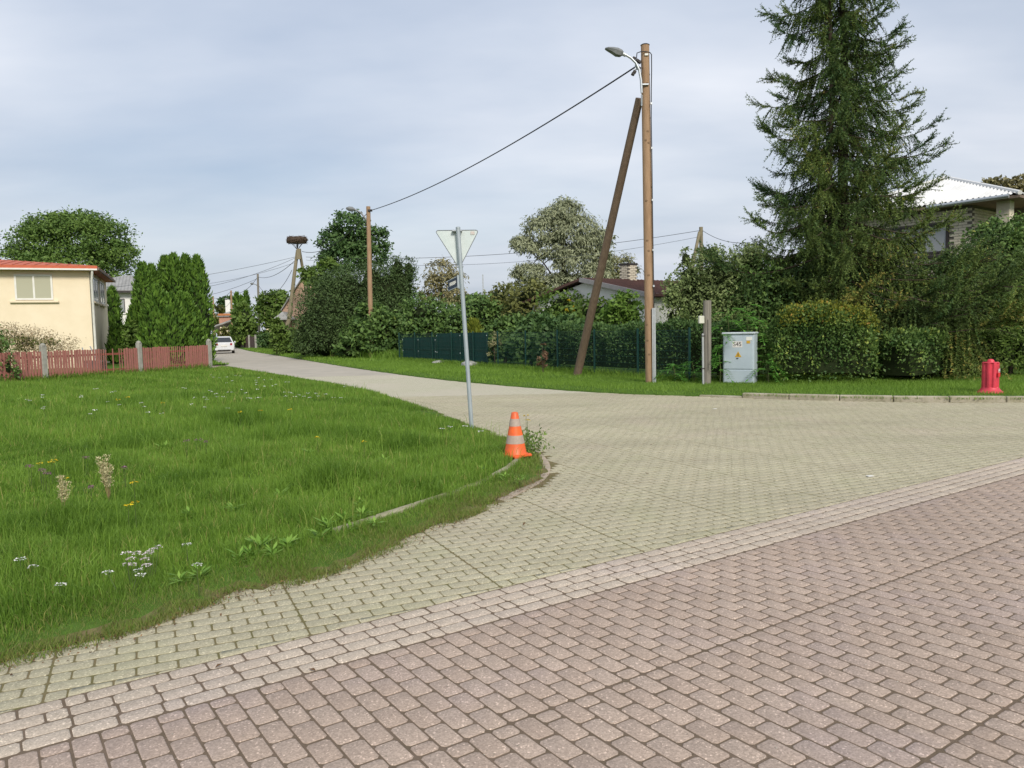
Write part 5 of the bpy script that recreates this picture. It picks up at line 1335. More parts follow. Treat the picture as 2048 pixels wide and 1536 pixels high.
# dark bush group --------------------------------------------------
tree('dark_bush', 'big smoky dark green bush beside the street, left of the pole', 49, 665, [(665, 620, 62, 68), (630, 650, 40, 58), (690, 580, 50, 42), (650, 690, 55, 30), (610, 668, 22, 36), (720, 640, 50, 60)], 21000, 0.17, L_bushd, 0.2, cat='bush', corek=0.72, clump=16, aspect=0.35, spread=0.2)
tree('dark_bush', 'dark bush with tall shoots to the right of the bush pole', 50, 780, [(775, 585, 44, 52), (806, 575, 26, 44), (790, 620, 48, 50), (745, 570, 36, 44), (818, 545, 14, 30), (795, 540, 16, 26)], 15000, 0.17, L_bushd, 0.18, cat='bush', corek=0.7, clump=16, aspect=0.35, spread=0.2)
tree('ivy_bush', 'leafy green bush hanging low left of the green screen', 45.5, 760, [(760, 668, 46, 44), (722, 682, 34, 34), (795, 672, 24, 44), (742, 640, 36, 30), (700, 700, 26, 18), (775, 700, 40, 20)], 6500, 0.26, L_deep, 0.12, cat='bush', corek=0.7)
tree('street_tree', 'taller dark tree behind the pole in the bushes', 62, 700, [(700, 455, 34, 26), (672, 490, 32, 30), (712, 492, 36, 34), (748, 482, 30, 24), (690, 525, 44, 30), (740, 515, 34, 28), (660, 520, 20, 16)], 9000, 0.28, L_dark, 0.25, spread=0.2)
tree('small_tree', 'light green small tree peeping out left of the dark bush', 58, 640, [(628, 552, 22, 18), (650, 540, 22, 20), (640, 575, 26, 18), (618, 560, 12, 14)], 1700, 0.34, L_mid, 0.12, spread=0.22)
# rough weeds along the street under the bushes
# willow and the trees beyond ------------------------------------------------
tree('willow', 'tall silvery green willow behind the garden shrubs', 62, 1140,
     [(1128, 426, 34, 26), (1105, 440, 30, 24), (1085, 462, 36, 30), (1150, 462, 46, 34), (1180, 500, 36, 30), (1052, 496, 28, 22), (1100, 500, 36, 28), (1150, 520, 44, 30), (1040, 486, 18, 14), (1062, 548, 34, 22), (1035, 560, 18, 18), (1090, 575, 34, 26), (1055, 590, 30, 24), (1190, 555, 32, 34), (1130, 570, 34, 26), (1205, 478, 20, 20), (1100, 610, 40, 22), (1200, 520, 22, 22)],
     30000, 0.30, L_willow, 0.3, spread=0.2, clump=34, hang=0.9, aspect=0.30)
tree('willow', 'smaller yellowish willow right of the tall silvery one', 66, 1240, [(1240, 540, 34, 32), (1225, 565, 34, 26), (1262, 552, 18, 24), (1210, 540, 24, 26)], 3000, 0.36, leafmat('leaf_willow_yellow', (0.14, 0.15, 0.06), (0.30, 0.30, 0.14)), 0.25, hang=0.8, aspect=0.25, spread=0.2)
tree('birch', 'thin olive brown birch behind the road sign', 82, 890, [(885, 545, 28, 26), (900, 570, 30, 30), (865, 575, 24, 26), (890, 600, 36, 20), (850, 598, 16, 16)], 3000, 0.42, L_olivebrown, 0.18, spread=0.24, hang=0.5, aspect=0.35)
tree('far_tree', 'distant dark green tree line piece right of the sign pole', 120, 940, [(930, 604, 26, 12), (960, 608, 24, 10), (905, 612, 24, 12)], 1200, 0.7, L_dark, 0.2)
for lab, Y, px, lst, n, m, kw in (
    ('dark green shrub just left of the sign pole', 43, 850, [(850, 628, 44, 34), (825, 650, 30, 30), (880, 645, 34, 30)], 2800, L_deep, {}),
    ('rounded dark shrub just right of the sign pole', 41, 950, [(950, 625, 46, 26), (920, 640, 40, 30), (985, 640, 34, 30)], 2800, L_deep, {}),
    ('reddish olive shrub below the willow, left part', 42, 1000, [(1000, 598, 40, 26), (985, 620, 40, 26), (1030, 612, 36, 28)], 2600, L_olive, {}),
    ('olive green shrub below the middle of the willow', 40, 1060, [(1060, 592, 40, 26), (1080, 620, 40, 34), (1040, 632, 38, 28)], 2600, L_olive, {}),
    ('green shrub with yellow blooms below the willow', 37, 1125, [(1125, 615, 42, 34), (1150, 630, 36, 34), (1105, 645, 36, 30)], 2800, L_mid, {}),
    ('mid green shrub behind the foot of the raking brace', 35, 1185, [(1185, 628, 38, 28), (1210, 640, 30, 24), (1165, 650, 34, 24)], 2300, L_mid, {}),
    ('bright leafy shrub before the white house wall', 31, 1255, [(1252, 612, 26, 26), (1268, 632, 16, 22), (1232, 632, 24, 22)], 1700, L_bright, {}),
    ('dense green shrub behind the mesh fence, right of the screen', 34.5, 1010, [(1005, 690, 30, 42), (1030, 670, 34, 36), (990, 668, 18, 26)], 3000, L_deep, {}),
    ('dark shrub behind the mesh fence below the olive shrubs', 32, 1060, [(1060, 690, 36, 42), (1080, 668, 34, 34)], 3000, L_dark, {}),
    ('low shrub behind the mesh fence beside the brace foot', 29.5, 1110, [(1110, 690, 40, 40), (1135, 670, 36, 30)], 3000, L_dark, {})):
    t = tree('shrub', lab, Y, px, lst, n, 0.21, m, 0.08, 'garden shrubs behind the mesh fence', cat='shrub', corek=0.6, spread=0.22)
    if 'yellow blooms' in lab:
        bl = blobs_px([(1140, 612, 8, 12), (1155, 622, 7, 10)], 35.6); foliage('yellow_blooms', t, bl, 130, 0.10, L_yellow)
# pale flowered plant by the screen, pink flowered plant by the fence
tree('flowering_plant', 'tall plant with pale cream flowers at the right end of the screen', 31.5, 990, [(990, 680, 10, 22), (984, 700, 8, 18)], 500, 0.09, leafmat('pale_flower_leaf', (0.10, 0.16, 0.05), (0.40, 0.36, 0.20)), 0.03, cat='plant')
tree('flowering_plant', 'slim plant with pinkish leaves in front of the mesh fence', 26.2, 1086, [(1085, 712, 7, 18), (1083, 735, 8, 14), (1086, 694, 5, 6)], 260, 0.09, leafmat('pink_leaf', (0.10, 0.10, 0.04), (0.40, 0.20, 0.15)), 0.02, cat='plant')

# ------------------------------------------------------------------ hedges
def box_hedge(name, label, line, h, w, n, size, m, top=None, lumps=0.08, group=None, cap=None, capn=0, zb=0.05, cm=None):
    """hedge along a line: leaves over sides and top of a rounded section, added dark solid filler inside"""
    ln = smoothline(line, 0.2); s = np.r_[0, np.cumsum(np.linalg.norm(np.diff(ln, axis=0), axis=1))]; L = s[-1]
    t = thing(name, label, 'hedge', (ln[0][0], ln[0][1], 0), group)
    tg = unit(np.gradient(ln, axis=0)); nr = np.c_[-tg[:, 1], tg[:, 0]]
    def place(q, ph, k=1.0):
        # ph: section angle 0..pi (front foot -> top -> back foot), superellipse
        c, si = np.cos(ph), np.sin(ph); e = 0.42
        off = -np.sign(c) * np.abs(c) ** e * w / 2 * k; z = zb + np.abs(si) ** e * (h(q) - zb) * k
        e0 = np.minimum(1, np.minimum(q, L - q) / 0.35) ** 0.5
        px_ = np.interp(q, s, ln[:, 0]); py_ = np.interp(q, s, ln[:, 1]); nx = np.interp(q, s, nr[:, 0]); ny = np.interp(q, s, nr[:, 1])
        return np.c_[px_ - nx * off * -1 * e0, py_ - ny * off * -1 * e0, z * (0.85 + 0.15 * e0)], np.c_[nx * c * -1 * -1, ny * c * -1 * -1, si]
    q = RNG.uniform(0, L, n); ph = RNG.uniform(0, math.pi, n)
    p, o = place(q, ph)
    lum = lumps * (np.sin(q * 3.1 + ph * 4) + np.sin(q * 7.3 - ph * 6) * 0.6)
    sg = np.sign(np.cos(ph)); outv = unit(np.c_[np.interp(q, s, nr[:, 0]) * -sg * np.abs(np.cos(ph)) ** 0.4, np.interp(q, s, nr[:, 1]) * -sg * np.abs(np.cos(ph)) ** 0.4, np.sin(ph) ** 2])
    p = p + outv * (lum[:, None] + RNG.normal(size=(n, 1)) * 0.035)
    p[:, 2] = np.maximum(p[:, 2], 0.05)
    d = unit(outv * 0.6 + RNG.normal(size=(n, 3)) * 0.6 + np.array([0, 0, 0.35])); nm = unit(outv + RNG.normal(size=(n, 3)) * 0.7)
    sz = size * RNG.uniform(0.6, 1.4, n); v = np.clip(0.45 + 0.8 * lum / max(lumps, 0.01) * 0.25 + RNG.normal(size=n) * 0.24, 0, 1)  # leaves lighter where lum bulges, darker where it dips
    b = np.array(t.location)
    link('foliage', leafmesh('foliage', leafquads(p - b, d, nm, sz, sz * 0.55), v), m, t)
    if capn:
        q = RNG.uniform(L * cap[0], L * cap[1], capn); ph = RNG.uniform(cap[2], cap[3], capn); p, o = place(q, ph, 1.03); p += RNG.normal(size=(capn, 3)) * np.array([.06, .06, .07])
        d = unit(RNG.normal(size=(capn, 3)) + np.array([0, 0, 0.8])); sz = size * RNG.uniform(0.7, 1.5, capn)
        link('young_tips', leafmesh('young_tips', leafquads(p - b, d, rand_unit(capn), sz, sz * 0.5), RNG.uniform(0, 1, capn) ** 1.3), cm, t)
    mb = MB(); m1 = np.linspace(0.22, L - 0.22, max(4, int(L / 0.4))); V = []; Fc = []; k = 9
    for qq in m1:
        pp, _ = place(np.full(k, qq), np.linspace(0.02, math.pi - 0.02, k), 0.90); V += [tuple(x) for x in pp]
    for i in range(len(m1) - 1):
        for j in range(k - 1): Fc.append((i*k + j, i*k + j + 1, (i+1)*k + j + 1, (i+1)*k + j))
    Fc += [tuple(range(k)), tuple((len(m1) - 1) * k + j for j in range(k))]
    mb.add(V, Fc).build('filler_core', mat_core, t)  # added solid filler that stops sight through the hedge
    return t
off = -fnr * 0.75
hA, hB = fence_at(1085) + off, np.array([6.5, 20.95, 0])
box_hedge('clipped_hedge', 'dark clipped hedge behind the mesh fence and utility pole', [tuple(hA[:2]), tuple((fence_at(1250) + off)[:2]), tuple((F1 + off)[:2] + np.array([0.2, 0.0])), tuple(hB[:2])], lambda q: 1.66 + 0.04 * np.sin(q * 1.3), 0.9, 13000, 0.085, L_dark, lumps=0.06)
hq = [(6.78, 20.25), (7.7, 19.75), (8.5, 19.45), (9.15, 19.35)]
box_hedge('clipped_hedge', 'rounded clipped hedge with yellow tips right of the cabinet', hq, lambda q: 1.72 + 0.28 * np.sin(np.clip(q / 2.5, 0, 1) * math.pi) , 1.2, 18000, 0.075, L_hedge, lumps=0.05, cap=(0.15, 0.97, 0.6, 1.6), capn=2200, cm=L_hedgey)
box_hedge('clipped_hedge', 'low clipped hedge running back behind the larch trunk', [(9.55, 19.35), (10.6, 20.1), (12.2, 21.4), (14.3, 23.4)], lambda q: 1.25 + 0.1 * np.sin(q), 1.0, 12000, 0.085, L_hedge, lumps=0.06)
# variegated shrub left of the larch
tree('variegated_shrub', 'grey green variegated shrub between the white house and larch', 23.5, 1440, [(1440, 555, 62, 52), (1400, 600, 55, 60), (1480, 590, 60, 70), (1380, 560, 30, 40), (1440, 650, 70, 60), (1372, 520, 14, 22), (1420, 510, 26, 22), (1345, 590, 22, 40), (1500, 530, 44, 40)], 17000, 0.10, L_pale, 0.08, cat='shrub', corek=0.62, aspect=0.5, spread=0.2)
tree('dark_shrub', 'dark olive shrub under the larch left of the trunk', 23.0, 1560, [(1540, 600, 60, 46), (1590, 610, 50, 40), (1600, 570, 40, 30), (1500, 640, 60, 60), (1520, 560, 45, 40)], 9000, 0.12, L_deep, 0.08, cat='shrub', corek=0.5, spread=0.22)
# big dark bushes at the right edge
tree('edge_tree', 'dark leafy tree at the right edge beside the brick house', 23.5, 1990, [(1990, 520, 62, 70), (2050, 500, 60, 60), (1960, 590, 60, 60), (2040, 610, 80, 70), (1930, 640, 40, 60), (2110, 560, 70, 90), (2000, 680, 80, 60), (2120, 690, 80, 70), (1985, 462, 26, 20), (1905, 610, 36, 40), (1925, 560, 28, 34)], 19000, 0.13, L_deep, 0.14, corek=0.6, spread=0.2)
tree('arching_shrub', 'lighter arching shrub behind the red hydrant', 20.6, 2020, [(2010, 660, 44, 40), (2050, 640, 40, 50), (1985, 690, 30, 30), (2070, 690, 50, 46)], 3200, 0.13, L_mid, 0.06, cat='shrub', corek=0.45, aspect=0.35, spread=0.25)
for px, lab in ((1990, 'olive treetop behind the white roof, left one'), (2040, 'olive treetop behind the white roof, right one')):
    tree('birch', lab, 48, px, [(px, 372, 20, 16), (px + 8, 390, 26, 22), (px - 12, 395, 16, 18)], 1100, 0.26, L_olivebrown, 0.12, spread=0.25, ztop=9.5)
# blossoming shrub by the cream house + dark bush on the fence
t = tree('blossom_shrub', 'wide shrub of dry cream blossoms in front of the cream house', 33.5, 60, [(30, 680, 48, 26), (80, 684, 44, 22), (115, 690, 34, 18), (0, 668, 36, 26), (-50, 665, 50, 34)], 5200, 0.085, L_cream, 0.06, cat='shrub', spread=0.25, aspect=0.5)
bl = blobs_px([(30, 690, 46, 22), (85, 694, 42, 16), (0, 685, 36, 24), (-45, 685, 50, 30)], 33.7); foliage('leaves', t, bl, 2600, 0.11, L_olive)
tree('fence_bush', 'dark green bush growing through the left end of the picket fence', 27.6, -10, [(-5, 715, 26, 40), (15, 735, 16, 28), (-50, 700, 45, 55)], 2600, 0.12, L_deep, 0.06, cat='bush', corek=0.4, spread=0.25)
tree('shrub', 'small dark shrub between the house corner and the thujas', 44, 262, [(258, 672, 16, 22), (268, 655, 10, 16)], 700, 0.2, L_mid, 0.05, cat='shrub')

# ------------------------------------------------------------------ larch
def larch(label, x, y, hgt):
    t = thing('larch_tree', label, 'tree', (x, y, 0)); b = np.array([x, y, 0.0])
    lean = np.array([-0.25, 0.0, 0]); ax_ = lambda z: b + np.array([0, 0, z]) + lean * (z / hgt) + np.array([0.06 * math.sin(z * 0.9), 0.05 * math.cos(z * 0.7), 0])
    zs = np.linspace(-0.2, hgt, 16)
    MB().tube([ax_(z) for z in zs], [0.19 * (1 - 0.93 * max(0, z) / hgt) + 0.012 for z in zs], 12).build('trunk', m_bark, t, smooth=True)
    z2 = np.linspace(2.6, hgt * 0.8, 12); ax2 = lambda z: ax_(z) + np.array([-0.42 * min(1, (z - 2.6) / 1.2), -0.1, 0])
    MB().tube([ax2(z) for z in z2], [0.095 * (1 - 0.9 * (z - 2.6) / hgt) for z in z2], 8).build('second_stem', m_bark, t, smooth=True)
    nbr = 0; Cn = []; Dn = []; Ln = []; Vn = []; Tw = []
    z = 1.5; rng = np.random.default_rng(11)
    extra = [(rng.uniform(1.9, 3.7), R(rng.uniform(-75, 20)), rng.uniform(3.0, 4.7)) for _ in range(24)]
    while z < hgt - 0.4 or extra:
        if extra: ez_, eaz, eL = extra.pop(); zkeep, z = z, ez_
        else: eaz = None
        nb = rng.integers(5, 7) if z < 12 else 4
        a0 = rng.uniform(0, 2 * math.pi)
        for k in range(1 if eaz is not None else nb):
            az = a0 + 2 * math.pi * k / nb + rng.normal() * 0.3
            Lb = (3.7 - 0.195 * z) if z < 12 else max(0.3, 1.35 * (hgt - z) / (hgt - 12))
            if z < 4.4: Lb += 1.1 * min(1, (4.4 - z) / 1.4)
            if z < 4.2 and math.sin(az) < -0.25: Lb *= 0.55
            if z < 3.4 and math.cos(az) > 0.15 and math.sin(az) > -0.6: Lb += 0.9
            Lb *= rng.uniform(0.72, 1.12)
            if z < 3.2 and math.sin(az) > 0.3: Lb *= 0.7
            if eaz is not None: az, Lb = eaz, eL
            root = (ax_ if rng.random() < 0.7 or z < 3 or z > hgt * .75 else ax2)(z + rng.normal() * 0.1)
            dh = np.array([math.cos(az), math.sin(az), 0]); drp = rng.uniform(0.02, 0.22) * (1.25 if z < 5 else 1.0); upc = rng.uniform(0.14, 0.4)
            S = np.linspace(0, 1, 9)
            pts = [root + dh * Lb * s + np.array([0, 0, Lb * (-drp * math.sin(math.pi * 0.8 * s) * (0.8 + 0.4 * s) + upc * max(0, s - 0.55) ** 1.6 * 1.6 - 0.06 * s)]) + np.array([-dh[1], dh[0], 0]) * 0.12 * Lb * math.sin(s * 3 + az) * s for s in S]
            MB().tube(pts, [0.028 * (1 - 0.85 * s) * (0.5 + Lb / 5) for s in S], 4, cap=False).build('branch', m_bark, t); nbr += 1
            P_ = np.array(pts); tint = rng.uniform(0, 0.75)
            nt_w = int(Lb * (46 if z < 4.2 else 36))
            for _ in range(nt_w):
                s = rng.uniform(0.04, 1.0) ** 0.85; f = s * 8; i = min(7, int(f)); p0 = P_[i] + (P_[i+1] - P_[i]) * (f - i)
                bd = unit((P_[i+1] - P_[i])[None])[0]; side = np.array([-dh[1], dh[0], 0]) * rng.choice([-1, 1])
                tip = s > 0.75
                tl_ = rng.uniform(0.2, 0.8) * (1.7 if eaz is not None else 1) * (0.65 if tip else 1.0) * (0.6 + 0.12 * Lb) * (1.25 if z < 4 else 1)
                d = bd * (0.7 if tip else 0.35) + side * rng.uniform(0.1, 0.8) + np.array([0, 0, rng.uniform(-1.1, -0.25) if not tip else rng.uniform(-0.6, 0.55)])
                d = d / np.linalg.norm(d); g = np.array([0, 0, -0.35 if not tip else 0.12]) * tl_
                m_ = int(tl_ / 0.036) + 2; u = (np.arange(m_) + rng.uniform(0, 1, m_)) / m_
                c = p0 + d * tl_ * u[:, None] + g * (u ** 2)[:, None]
                Cn.append(c); Dn.append(np.repeat(d[None], m_, 0)); Vn.append(np.clip(tint + rng.normal(size=m_) * 0.12 + rng.normal() * 0.12 + 0.15 * (z < 4), 0, 1))
                Tw.append((p0, p0 + d * tl_ * 0.5 + g * 0.25, p0 + d * tl_ + g))
        if eaz is not None: z = zkeep; continue
        z += rng.uniform(0.24, 0.36)
    tq = np.array(Tw) - b; n = len(tq); wv = np.array([0.006, 0.006, 0])
    V = np.stack([tq[:, 0] - wv, tq[:, 0] + wv, tq[:, 1] + wv * .6, tq[:, 2], tq[:, 1] - wv * .6], 1)
    link('twigs', npmesh('twigs', V.reshape(-1, 3), np.arange(n * 5), np.full(n, 5)), m_twig, t)
    C = np.concatenate(Cn) - b; D = np.concatenate(Dn); v = np.concatenate(Vn); K = 2
    C = np.repeat(C, K, 0); D = np.repeat(D, K, 0); v = np.repeat(v, K); n = len(C)
    rd = rand_unit(n, rng); d = unit(D * 0.55 + rd); ln_ = rng.uniform(0.05, 0.09, n)
    sd_ = unit(np.cross(d, rand_unit(n, rng))) * 0.0125
    V = np.stack([C - sd_, C + sd_, C + d * ln_[:, None]], 1)
    link('needles', npmesh('needles', V.reshape(-1, 3), np.arange(n * 3), np.full(n, 3), v=np.repeat(v, 3)), L_larch, t)
    print('larch tris', n, 'branches', nbr)
larch('tall larch with drooping branches in front of the brick house', XA(1690, 22.6), 22.6, 16.5)

# ------------------------------------------------------------------ saplings with compound leaves round the cabinet
def sapling(label, x, y, h, nl, seed):
    rng = np.random.default_rng(seed); t = thing('leafy_sapling', label, 'plant', (x, y, 0.08), 'compound leaved saplings round the cabinet'); b = np.array([x, y, 0.08])
    tp = b + np.array([rng.normal() * 0.08, rng.normal() * 0.05, h]); MB().tube([b, (b + tp) / 2 + np.array([0.03, 0, 0]), tp], [0.018, 0.014, 0.006], 6).build('stem', mat_stem, t)
    for k in range(nl):
        s = 0.25 + 0.75 * k / (nl - 1); a = k * 2.4 + rng.normal() * 0.3; p = b + (tp - b) * s; L = rng.uniform(0.42, 0.72)
        dh = np.array([math.cos(a), math.sin(a), 0]); C = []; D = []
        m_ = 11
        for j in range(m_):
            u = 0.22 + 0.78 * j / (m_ - 1); c = p + dh * L * u + np.array([0, 0, L * (0.45 * u - 0.75 * u * u)]); sd_ = np.array([-dh[1], dh[0], 0])
            for sg in (-1, 1):
                if j == m_ - 1 and sg > 0: continue
                C.append(c); D.append(sd_ * sg + dh * 0.55 + np.array([0, 0, -0.25]) if j < m_ - 1 else dh + np.array([0, 0, -0.6]))
        C = np.array(C); D = np.array(D); n = len(C); sz = rng.uniform(0.11, 0.15, n) * (0.7 + 0.6 * L)
        Q = leafquads(C - b, D, np.repeat(np.array([[0, 0, 1.0]]), n, 0) + rng.normal(size=(n, 3)) * 0.2, sz, sz * 0.34, 0.12)
        rach = np.array([p - b, p - b + dh * L * 0.5 + np.array([0, 0, L * 0.04]), p - b + dh * L + np.array([0, 0, -L * 0.3])]); w = np.array([-dh[1], dh[0], 0]) * 0.005
        Q = np.concatenate([Q, np.array([[rach[0] - w, rach[0] + w, rach[1] + w, rach[1] - w], [rach[1] - w, rach[1] + w, rach[2] + w, rach[2] - w]])])
        link('leaf', leafmesh('leaf', Q, np.clip(rng.uniform(0, 1) * 0.6 + rng.uniform(0, 0.4, len(Q)), 0, 1)), L_fern, t)
mat_stem = mat('green_stem', (0.10, 0.12, 0.04), rough=0.7)
for i, (px, Y, h, nl, lab) in enumerate(((1447, 20.35, 1.45, 13, 'leafy sapling left of the cabinet beside the wooden post'), (1462, 20.6, 1.95, 14, 'tall leafy sapling rising behind the cabinet, left one'), (1492, 20.7, 2.05, 14, 'tallest leafy sapling right behind the cabinet'),
                                         (1517, 20.5, 1.85, 13, 'leafy sapling with fern-like leaves above the cabinet corner'), (1532, 20.0, 1.05, 12, 'leafy sapling at the right side of the cabinet'), (1440, 20.2, 0.8, 9, 'short leafy sapling at the foot of the wooden post'), (1537, 19.75, 0.55, 8, 'shortest leafy sapling between cabinet and hedge'),
                                         (1350, 20.9, 0.5, 8, 'low leafy sapling below the hedge right of the utility pole'), (1388, 20.8, 0.55, 8, 'low leafy sapling left of the wooden post foot'))):
    sapling(lab, XA(px, Y), Y, h, nl, 40 + i)
# ================================================================== GRASS
L_grass = leafmat('grass_blades', (0.085, 0.175, 0.018), (0.250, 0.400, 0.060), (0.42, 0.38, 0.13), trans=0.42, rough=0.5)
L_dry = leafmat('dry_edge_grass', (0.10, 0.17, 0.028), (0.27, 0.26, 0.085), trans=0.25)
def wob(x, y, f, ph=0.0):
    return (np.sin(x * f + ph) * np.cos(y * f * 1.13 + ph * 2) + np.sin((x + y) * f * 0.71 + 1.3 + ph) * 0.7 + np.sin((x - 1.7 * y) * f * 1.37 + ph) * 0.5) / 2.2
def blades(p, h, wd, lean, v, seg=2):
    n = len(p); a = RNG.uniform(0, 2 * math.pi, n); la = RNG.uniform(0, 2 * math.pi, n)
    s = np.c_[np.cos(a), np.sin(a), np.zeros(n)] * (wd / 2)[:, None]; ld = np.c_[np.cos(la), np.sin(la), np.zeros(n)] * (lean * h)[:, None]
    up_ = np.c_[np.zeros(n), np.zeros(n), h]
    if seg == 2:
        m1 = p + ld * 0.28 + up_ * 0.55; tp = p + ld + up_ * (1 - 0.35 * lean[:, None])
        V = np.stack([p - s, p + s, m1 + s * 0.8, m1 - s * 0.8, m1 - s * 0.8, m1 + s * 0.8, tp], 1); return V.reshape(-1, 3), np.tile([4, 3], n), np.repeat(v, 7)
    tp = p + ld + up_
    V = np.stack([p - s, p + s, tp], 1); return V.reshape(-1, 3), np.full(n, 3), np.repeat(v, 3)
def scatter(x0, x1, y0, y1, dens, poly, margin=80):
    n = int((x1 - x0) * (y1 - y0) * dens); q = np.c_[RNG.uniform(x0, x1, n), RNG.uniform(y0, y1, n)]
    px, py, zc = PROJ(np.c_[q, np.zeros(n)])
    q = q[(zc > 0.5) & (px > -margin) & (px < 2048 + margin) & (py < 1536 + margin)]
    return q[inpoly(q, poly)]
GRASS_POLY = [tuple(p) for p in LAWN_EDGE] + [tuple(posts[3][:2]), tuple(posts[2][:2]), tuple(posts[1][:2]), tuple(posts[0][:2]), (-40, 20), (-12, 2)]
TIP = np.array([p for p in LAWN_EDGE if p[1] < 11.5])
TUSSOCKS = [(*G(px, py)[:2], r_) for px, py, r_ in ((400, 965, .42), (450, 940, .3), (330, 810, 1.1), (210, 1080, .4), (110, 1070, .45), (570, 885, .55), (700, 890, .5), (150, 955, .5), (300, 1010, .35), (640, 985, .4), (800, 905, .45), (250, 900, .6), (480, 850, .8))]   # ranker, darker clumps
def lawn_grass():
    parts = []
    for (x0, x1, y0, y1, dens, w, hb, seg) in ((-5.5, 0.6, 2.5, 7.0, 4600, 0.0046, 0.13, 2), (-8.5, 0.6, 7.0, 11.0, 2900, 0.0062, 0.13, 2), (-13, 0.5, 11.0, 17.0, 1100, 0.012, 0.13, 1), (-20, 0, 17.0, 26, 600, 0.02, 0.13, 1), (-30, -4, 26, 39, 340, 0.032, 0.13, 1)):
        q = scatter(x0, x1, y0, y1, dens, GRASS_POLY)
        ed = dist_line(q, LAWN_EDGE); tip = dist_line(q, TIP)
        n1 = wob(q[:, 0], q[:, 1], 1.1); n2 = wob(q[:, 0], q[:, 1], 3.7, 2.0); n3 = wob(q[:, 0], q[:, 1], 9.0, 0.7)
        # sparse, short rim where it creeps over the paving
        keep = RNG.uniform(size=len(q)) < np.clip(0.55 + ed * 2.2 + 0.5 * n3, 0.15, 1)
        kd = dist_line(q, KERB_L); bare = (kd < 0.05) & (wob(q[:, 0], q[:, 1], 2.6, 3.0) > -0.25); keep &= ~bare
        q, ed, tip, n1, n2, n3 = (k[keep] for k in (q, ed, tip, n1, n2, n3)); n = len(q)
        rim = np.clip(ed / 0.75, 0, 1) ** 0.8; lush = np.clip(0.9 + 0.55 * n1 + 0.45 * n2 + 0.25 * n3, 0.3, 2.3)
        h = hb * (0.36 + 0.64 * rim) * lush * RNG.uniform(0.55, 1.35, n)
        z = 0.008 + 0.045 * np.clip(ed / 0.5, 0, 1)
        tus = np.zeros(n)
        for (tx, ty, tr) in TUSSOCKS: tus = np.maximum(tus, np.clip(1.3 - np.hypot(q[:, 0] - tx, (q[:, 1] - ty) * 0.8) / tr, 0, 1))
        h = h * (1 + 0.7 * tus)
        n4 = wob(q[:, 0], q[:, 1], 0.55, 4.0); v = np.clip(0.45 + 0.16 * n1 - 0.24 * n2 + 0.16 * n3 + 0.14 * n4 + RNG.normal(size=n) * 0.19, 0, 0.92)
        v = np.where(RNG.uniform(size=n) < 0.03 + 0.05 * np.clip(n4, 0, 1), 0.99, v)
        v = np.clip(v - 0.30 * tus, 0, 1)
        dry = (tip < 0.5) & (RNG.uniform(size=n) < np.clip(1.0 - tip / 0.5, 0, 1))
        for sel, m in ((~dry, 0), (dry, 1)):
            k = sel
            V, T, vv = blades(np.c_[q[k], z[k]], h[k] * (1 if m == 0 else 0.75), w * RNG.uniform(0.7, 1.4, k.sum()), RNG.uniform(0.05, 0.62, k.sum()) * (1 + 0.4 * np.clip(n2[k], 0, 1)), v[k] if m == 0 else RNG.uniform(0, 1, k.sum()), seg)
            parts.append((m, V, T, vv))
    for m, name, mt in ((0, 'lawn_grass', L_grass), (1, 'dry_grass', L_dry)):
        V = np.concatenate([p[1] for p in parts if p[0] == m]); T = np.concatenate([p[2] for p in parts if p[0] == m]); vv = np.concatenate([p[3] for p in parts if p[0] == m])
        o = link(name, npmesh(name, V, np.arange(len(V)), T, v=vv), mt)
        tag(o, {'lawn_grass': 'long green meadow grass covering the corner lawn', 'dry_grass': 'short dry grass along the rim of the lawn'}[name], 'grass', kind='stuff')
        print(name, len(T))
lawn_grass()
# dense short growth creeping over the rim and the old kerb
def rim_grass():
    parts = [];
    for mt in (0, 1):
        n = 42000 if mt == 0 else 36000; i = RNG.integers(0, len(TIP) - 1, n); f = RNG.uniform(size=(n, 1)); nr = unit(np.gradient(TIP, axis=0)); nr = np.c_[-nr[:, 1], nr[:, 0]]
        d = (RNG.uniform(-0.07, 0.62, n) if mt == 0 else np.abs(RNG.normal(size=n)) * 0.2 - 0.11)
        q = TIP[i] * (1 - f) + TIP[i + 1] * f + nr[i] * d[:, None]
        k = (wob(q[:, 0], q[:, 1], 7.0, 1.0) + RNG.normal(size=n) * 0.5 > -0.55) & ~((dist_line(q, KERB_L) < 0.05) & (wob(q[:, 0], q[:, 1], 2.6, 3.0) > -0.25)); k &= (d > 0.01) | ((wob(q[:, 0], q[:, 1], 4.3, 0.4) + RNG.normal(size=n) * 0.25 > 0.05) & (dist_line(q, bandn) > 0.16)); k &= (d > 0.06) | (dist_line(q, bandn) > 0.07); q, d = q[k], d[k]; n = len(q)
        h = RNG.uniform(0.02, 0.06, n) * (1 + 1.2 * np.clip(d, 0, 1)); z = 0.002 + 0.045 * np.clip(d / 0.35, 0, 1)
        V, T, vv = blades(np.c_[q, z], h, RNG.uniform(0.003, 0.0065, n), RNG.uniform(0.2, 1.1, n), RNG.uniform(0.1, 0.8, n) if mt == 0 else RNG.uniform(0, 1, n), 1)
        nm = ('rim_grass', 'rim_moss')[mt]
        tag(link(nm, npmesh(nm, V, np.arange(len(V)), T, v=vv), L_grass if mt == 0 else L_dry), ('short green grass creeping over the lawn rim', 'brownish moss and dry grass at the paving edge')[mt], 'grass', kind='stuff')
rim_grass()
